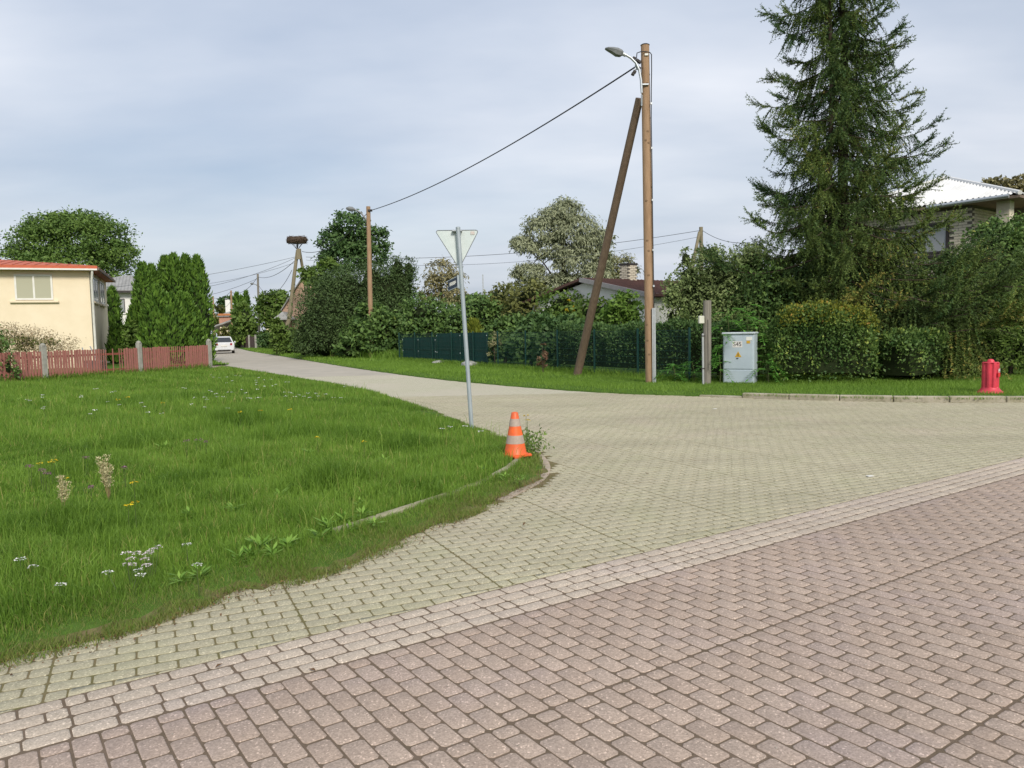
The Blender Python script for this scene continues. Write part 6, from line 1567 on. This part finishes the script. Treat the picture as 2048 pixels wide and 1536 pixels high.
# wiry seed stalks standing above the lawn
q = np.concatenate([scatter(-6, 0.4, 3.5, 11, 26, GRASS_POLY), scatter(-14, 0, 11, 20, 7, GRASS_POLY)]); q = q[dist_line(q, LAWN_EDGE) > 0.3]; n = len(q)
V, T, vv = blades(np.c_[q, np.full(n, 0.04)], RNG.uniform(0.22, 0.42, n), 0.002 + 0.0004 * q[:, 1], RNG.uniform(0.05, 0.5, n), RNG.uniform(0.5, 1.0, n), 2)
tag(link('seed_stalks', npmesh('seed_stalks', V, np.arange(len(V)), T, v=vv), L_grass), 'thin pale seed stalks standing above the lawn grass', 'grass', kind='stuff')
# verge
VP = [tuple(p) for p in VERGE_EDGE[::-1]] + [(45, 30), (9, 24), (5.2, 21.6), (-6.2, 42), (-16, 62), (-26, 84)]
parts = []
for (x0, x1, y0, y1, dens, w, hb) in ((-1, 14, 14.6, 23, 900, 0.012, 0.075), (-10, 6, 23, 40, 320, 0.022, 0.09), (-30, -5, 40, 90, 60, 0.05, 0.12)):
    q = scatter(x0, x1, y0, y1, dens, VP); n = len(q); n1 = wob(q[:, 0], q[:, 1], 1.3); ed = dist_line(q, VERGE_EDGE)
    V, T, vv = blades(np.c_[q, 0.03 + 0.065 * np.clip(ed / 0.3, 0, 1)], hb * RNG.uniform(0.5, 1.3, n) * (1 + 0.3 * n1), w * RNG.uniform(0.7, 1.4, n), RNG.uniform(0.1, 0.8, n), np.clip(0.56 + 0.15 * n1 + RNG.normal(size=n) * 0.15, 0, 0.92), 1)
    parts.append((V, T, vv))
# left of the street beyond the picket fence
LP_ = [tuple(p) for p in LEFT_STREET[::-1]] + [(-46, 102), (-30, 62), (-19, 42)]
q = scatter(-45, -15, 42, 100, 40, LP_); n = len(q); parts.append(blades(np.c_[q, np.full(n, 0.03)], 0.12 * RNG.uniform(0.5, 1.3, n), 0.05 * np.ones(n), RNG.uniform(0.1, 0.8, n), np.clip(0.5 + RNG.normal(size=n) * 0.15, 0, 0.9), 1))
V = np.concatenate([p[0] for p in parts]); T = np.concatenate([p[1] for p in parts]); vv = np.concatenate([p[2] for p in parts])
tag(link('verge_grass', npmesh('verge_grass', V, np.arange(len(V)), T, v=vv), L_grass), 'mown green grass of the verge between road and hedge', 'grass', kind='stuff')
# tall weeds and rank grass at the foot of bushes, fences and hedges
parts = []
def rank(line, n, wdt, h, w):
    ln = smoothline(line, 0.03); i = RNG.integers(0, len(ln), n); q = ln[i] + RNG.normal(size=(n, 2)) * wdt
    parts.append(blades(np.c_[q, np.full(n, 0.06)], h * RNG.uniform(0.4, 1.4, n), w * RNG.uniform(0.7, 1.4, n), RNG.uniform(0.1, 0.8, n), np.clip(0.4 + RNG.normal(size=n) * 0.22, 0, 1), 2))
rank([tuple(P(640, 712, 53)[:2]), tuple(P(760, 722, 46)[:2]), tuple(P(805, 728, 42)[:2])], 5000, 0.55, 0.55, 0.03)
rank([tuple(F0[:2] + fnr[:2] * 0.15), tuple(F1[:2] + fnr[:2] * 0.15)], 6000, 0.12, 0.24, 0.016)
rank([(4.9, 20.9), (6.4, 20.35), (7.2, 19.45), (9.2, 18.7)], 3500, 0.12, 0.16, 0.011)
rank([tuple(posts[0][:2]), tuple(posts[3][:2])], 4500, 0.12, 0.28, 0.02)
rank([tuple(p) for p in (kr + np.array([0, -0.01]))[::3]], 1300, 0.025, 0.06, 0.009)
V = np.concatenate([p[0] for p in parts]); T = np.concatenate([p[1] for p in parts]); vv = np.concatenate([p[2] for p in parts])
tag(link('rank_grass', npmesh('rank_grass', V, np.arange(len(V)), T, v=vv), L_grass), 'rank grass and weeds at the foot of fences, kerb and bushes', 'grass', kind='stuff')
# litter: dead leaves and crumbs of soil along the lawn rim
e = TIP[TIP[:, 1] < 8.4]; n = 2600; i = RNG.integers(0, len(e), n); q = e[i] + RNG.normal(size=(n, 2)) * 0.085 + np.array([0.03, -0.03])
c = np.c_[q, np.full(n, 0.012) + RNG.uniform(0, 0.01, n)]; d = RNG.normal(size=(n, 3)) * np.array([1, 1, 0.25]); sz = RNG.uniform(0.005, 0.022, n)
tag(link('leaf_litter', leafmesh('leaf_litter', leafquads(c, d, np.repeat(np.array([[0, 0, 1.0]]), n, 0) + RNG.normal(size=(n, 3)) * 0.3, sz, sz * 0.6), RNG.uniform(0, 1, n)), leafmat('dead_leaf', (0.07, 0.04, 0.02), (0.26, 0.14, 0.06), trans=0.1)), 'brown leaf litter scattered along the lawn rim', 'litter', kind='stuff')
n = 1500; q = np.c_[RNG.uniform(-2.5, 5, n), RNG.uniform(2.6, 9, n)]
q = q[~inpoly(q, LAWNPOLY)]; n = len(q); c = np.c_[q, np.full(n, 0.004)]; sz = RNG.uniform(0.004, 0.010, n)
tag(link('grit', leafmesh('grit', leafquads(c, RNG.normal(size=(n, 3)) * np.array([1, 1, 0.1]), np.repeat(np.array([[0, 0, 1.0]]), n, 0), sz, sz * 0.8), RNG.uniform(0, 1, n)), leafmat('grit_stone', (0.10, 0.08, 0.05), (0.6, 0.55, 0.45), trans=0)), 'pale grit lying in the paving joints', 'grit', kind='stuff')

# ================================================================== MEADOW PLANTS
m_stemg = mat('meadow_stem', (0.07, 0.11, 0.025), rough=0.7)
L_yar = leafmat('yarrow_flower', (0.62, 0.50, 0.52), (0.80, 0.76, 0.74), trans=0.1)
L_yarw = leafmat('yarrow_white', (0.66, 0.66, 0.60), (0.82, 0.82, 0.78), trans=0.1)
L_clo = leafmat('clover_flower', (0.22, 0.08, 0.14), (0.42, 0.22, 0.32), trans=0.1)
L_dan = leafmat('yellow_flower', (0.65, 0.42, 0.01), (0.80, 0.62, 0.02), trans=0.1)
L_weed = leafmat('broad_weed', (0.14, 0.28, 0.035), (0.27, 0.44, 0.08), trans=0.35)
L_plume = leafmat('sorrel_plume', (0.42, 0.39, 0.19), (0.62, 0.57, 0.34), trans=0.2)
def plant(name, label, cat, q, group, stems, head, hm, hr, hn, hs, flat=0.35):
    """stems: list of (dx, dy, h); a head of small petals on each"""
    t = thing(name, label, cat, (q[0], q[1], 0.045), group); sm = MB()
    for dx, dy, h in stems: sm.tube([(q[0] + dx * 0.3, q[1] + dy * 0.3, 0.03), (q[0] + dx * 0.7, q[1] + dy * 0.7, 0.045 + h * 0.55), (q[0] + dx, q[1] + dy, 0.045 + h)], [0.004, 0.003, 0.002], 4)
    sm.build('stems', m_stemg, t)
    for dx, dy, h in stems:
        c = np.array([dx, dy, h]); m_ = hn; a = RNG.uniform(0, 2 * math.pi, m_); r_ = hr * np.sqrt(RNG.uniform(0, 1, m_))
        p = c + np.c_[r_ * np.cos(a), r_ * np.sin(a), hr * flat * (1 - (r_ / hr) ** 2) + RNG.normal(size=m_) * hr * 0.06]
        d = np.c_[np.cos(a), np.sin(a), RNG.normal(size=m_) * 0.2 + 0.1]; sz = hs * RNG.uniform(0.7, 1.3, m_)
        link(head, leafmesh(head, leafquads(p, d, np.repeat(np.array([[0, 0, 1.0]]), m_, 0) + RNG.normal(size=(m_, 3)) * 0.3, sz, sz * 0.8), RNG.uniform(0, 1, m_)), hm, t)
    return t
def gp(px, py, h): return G(px, py, 0.045 + h)[:2]
rs = random.Random(5)
# yarrow in the foreground
for px, py, ns, lab, mt in ((300, 1108, 7, 'largest pinkish white yarrow cluster near the paving', L_yar), (262, 1125, 4, 'pinkish yarrow just left of the largest cluster', L_yar), (250, 1142, 3, 'small white yarrow below the pinkish clusters', L_yarw), (397, 1134, 1, 'single white yarrow standing alone by the paving', L_yarw),
                            (40, 1130, 2, 'white yarrow at the left edge of the lawn', L_yarw), (104, 1162, 1, 'lone small yarrow near the left lawn corner', L_yarw), (375, 1092, 1, 'tiny white yarrow above the lone one', L_yarw)):
    q = gp(px, py, 0.17); plant('yarrow_plant', lab, 'flower', q, 'yarrow plants in the lawn', [(rs.gauss(0, 0.05), rs.gauss(0, 0.04), 0.17 + rs.gauss(0, 0.03)) for _ in range(ns)], 'flower_head', mt, 0.026, 34, 0.011)
far_y = [(890, 862), (960, 862)] + [(rs.uniform(430, 700), rs.uniform(752, 800)) for _ in range(26)] + [(rs.uniform(40, 420), rs.uniform(770, 830)) for _ in range(14)]
for px, py in far_y:
    q = gp(px, py, 0.2)
    if inpoly(np.array([q]), GRASS_POLY)[0]: plant('yarrow_plant', 'small white yarrow dotted over the far lawn', 'flower', q, 'distant yarrow plants', [(rs.gauss(0, 0.1), rs.gauss(0, 0.1), 0.24 + rs.gauss(0, 0.03)) for _ in range(2)], 'flower_head', L_yarw, 0.026, 12, 0.024)
for px, py, lab in ((103, 926, 'yellow flower at the left, lower of a pair'), (108, 922, 'yellow flower at the left, upper of a pair'), (80, 928, 'yellow flower leftmost in the lawn'), (270, 1006, 'yellow flower beside the grass plumes'), (256, 1012, 'small yellow flower left of the plumes centre'), (268, 966, 'yellow flower above the plumes'), (130, 958, 'yellow flower below the left pair'),
                    (236, 800, 'yellow flower in the far left lawn'), (255, 795, 'yellow flower beside the far left one'), (325, 806, 'yellow flower in the middle of the far lawn'), (480, 825, 'yellow flower left of the sign in the lawn'), (520, 822, 'yellow flower halfway to the sign'), (635, 876, 'yellow flower below the sign to the left'), (728, 884, 'yellow flower nearest the sign pole'), (580, 820, 'yellow flower on the lawn shoulder'), (1042, 842, 'yellow flower standing right beside the cone')):
    hh = 0.5 if px > 1000 else 0.26; q = gp(px, py, hh) if px < 1000 else np.array([0.17, 9.75]); plant('yellow_flower', lab, 'flower', q, 'yellow flowers in the lawn', [(0, 0, hh)] if px < 1000 else [(0, 0, 0.47), (0.02, 0.03, 0.41)], 'flower_head', L_dan, 0.02 + 0.0011 * (q[1] - 4), 16, 0.014 + 0.0007 * q[1], 0.5)
for px, py, lab in ((58, 932, 'pink clover at the left edge'), (82, 940, 'pink clover below the leftmost yellow flower'), (94, 947, 'pink clover under the yellow pair'), (172, 916, 'pink clover cluster above the plumes'), (182, 974, 'dark pink clover left of the plumes'), (395, 880, 'pink clover in the mid lawn, left'), (410, 884, 'pink clover in the mid lawn, right'), (372, 882, 'faint pink clover left of the mid lawn pair'), (250, 935, 'pink clover in tall grass above the plumes')):
    q = gp(px, py, 0.26); plant('clover_flower', lab, 'flower', q, 'pink clovers in the lawn', [(rs.gauss(0, .02), rs.gauss(0, .02), 0.25) for _ in range(2)], 'flower_head', L_clo, 0.017, 26, 0.013, 1.4)
for px, py, h, ns, lab in ((218, 965, 0.42, 7, 'larger beige seed plume in the left lawn'), (125, 998, 0.36, 3, 'smaller beige seed plume left of the larger one')):
    q = G(px, py + 40, 0.05)[:2]; t = thing('sorrel_plume', lab, 'plant', (q[0], q[1], 0.045), 'beige seed plumes'); sm = MB(); C = []; D = []
    for k in range(ns):
        dx, dy = rs.gauss(0, 0.05), rs.gauss(0, 0.04); tp = np.array([dx, dy, h * rs.uniform(0.8, 1.1)]); sm.tube([(q[0], q[1], 0.04), (q[0] + dx, q[1] + dy, 0.045 + tp[2])], [0.005, 0.002], 4)
        for j in range(150): s = rs.uniform(0.45, 1.0); C.append(tp * s + np.array([rs.gauss(0, .012), rs.gauss(0, .012), 0])); D.append((rs.gauss(0, .6), rs.gauss(0, .6), 1))
    sm.build('stems', mat('plume_stem', (0.28, 0.2, 0.1)), t); C = np.array(C); sz = RNG.uniform(0.012, 0.026, len(C))
    link('seed_heads', leafmesh('seed_heads', leafquads(C, np.array(D), rand_unit(len(C)), sz, sz * 0.5), RNG.uniform(0, 1, len(C))), L_plume, t)
# broad-leaved rosettes
rosettes = ((500, 1118, .13), (520, 1105, .14), (575, 1104, .12), (478, 1130, .10), (545, 1120, .10), (655, 1062, .14), (690, 1050, .14), (725, 1042, .13), (700, 1068, .12), (750, 1058, .10), (640, 1085, .11), (720, 1020, .10), (830, 950, .10), (890, 935, .11), (1010, 965, .08), (1040, 968, .08), (960, 950, .09), (820, 900, .12), (770, 930, .12), (560, 1000, .13), (380, 1040, .13), (470, 1030, .14), (400, 1160, .10), (360, 1170, .09), (330, 905, .2), (90, 810, .22), (35, 806, .22), (690, 870, .18), (620, 915, .15))
rosettes = sorted(rosettes); ORD = 'first second third fourth fifth sixth seventh eighth ninth tenth eleventh twelfth thirteenth fourteenth fifteenth'.split()
for i, (px, py, r_) in enumerate(rosettes):
    lab = 'bright broad-leaved weed in the lawn, ' + (ORD[i] + ' from the left' if i < 15 else ORD[len(rosettes) - 1 - i] + ' from the right')
    q = G(px, py, 0.05)[:2]; t = thing('broad_weed', lab, 'weed', (q[0], q[1], 0.03), 'weed rosettes in the lawn')
    m_ = 20; r_ = r_ * 0.78; a = RNG.uniform(0, 2 * math.pi, m_); sz = r_ * RNG.uniform(0.6, 1.25, m_); p = np.c_[np.cos(a), np.sin(a), np.zeros(m_)] * 0.015 + np.c_[np.zeros(m_), np.zeros(m_), np.full(m_, 0.03) + RNG.uniform(0, 0.07, m_)]
    d = np.c_[np.cos(a), np.sin(a), RNG.uniform(0.15, 1.0, m_)]; nr = np.c_[-np.cos(a) * 0.4, -np.sin(a) * 0.4, np.ones(m_)]
    Q = leafquads(p, d, nr, sz, sz * 0.28, -0.12); mid = Q[:, 2] ; Q[:, 2, 2] -= sz * 0.12
    V = Q.reshape(-1, 3); link('leaves', leafmesh('leaves', Q, RNG.uniform(0, 1, m_)), L_weed, t)
# tall weeds on the tip by the cone
q = np.array([0.22, 9.9]); t = thing('tall_weed', 'clump of leafy green weeds right behind the traffic cone', 'weed', (q[0], q[1], 0.02))
n = 420; p = np.c_[RNG.normal(size=n) * 0.10, RNG.normal(size=n) * 0.28, RNG.uniform(0.02, 0.24, n)]; sz = RNG.uniform(0.03, 0.07, n)
link('leaves', leafmesh('leaves', leafquads(p, rand_unit(n) + np.array([0, 0, 0.7]), rand_unit(n), sz, sz * 0.4), RNG.uniform(0, 1, n)), L_mid, t)
for k, (px, py, lab) in enumerate(((1740, 953, 'white scrap of paper lying on the paving at right'), (1430, 818, 'small pale scrap lying on the far paving'))):
    q = G(px, py); o = MB().box((q[0], q[1], 0.006), (0.075, 0.05, 0.004), axes((1, 0.3, 0)), bev=0.001).build('paper_scrap', m_white, None, loc=(q[0], q[1], 0)); tag(o, lab, 'litter')
for k, (px, py, lab) in enumerate(((430, 1338, 'dead leaf on the pale band at lower left'), (1298, 948, 'lower of two dead leaves on the paving right of the cone'), (1300, 890, 'upper of two dead leaves on the paving right of the cone'), (676, 1236, 'dead leaf on the green paving just above the band'), (1046, 1052, 'dead leaf on the green paving below the cone'), (632, 1344, 'dead leaf where the pale band meets the red paving'))):
    q = G(px, py); Q = leafquads(np.array([[0, 0, 0.006]]), np.array([[rs.gauss(0, 1), rs.gauss(0, 1), 0.1]]), np.array([[0, 0, 1.0]]), np.array([0.045]), np.array([0.022]))
    o = link('fallen_leaf', leafmesh('fallen_leaf', Q, np.array([0.4])), bpy.data.materials['dead_leaf']); o.location = (q[0], q[1], 0); tag(o, lab, 'leaf', 'fallen leaves on the paving')
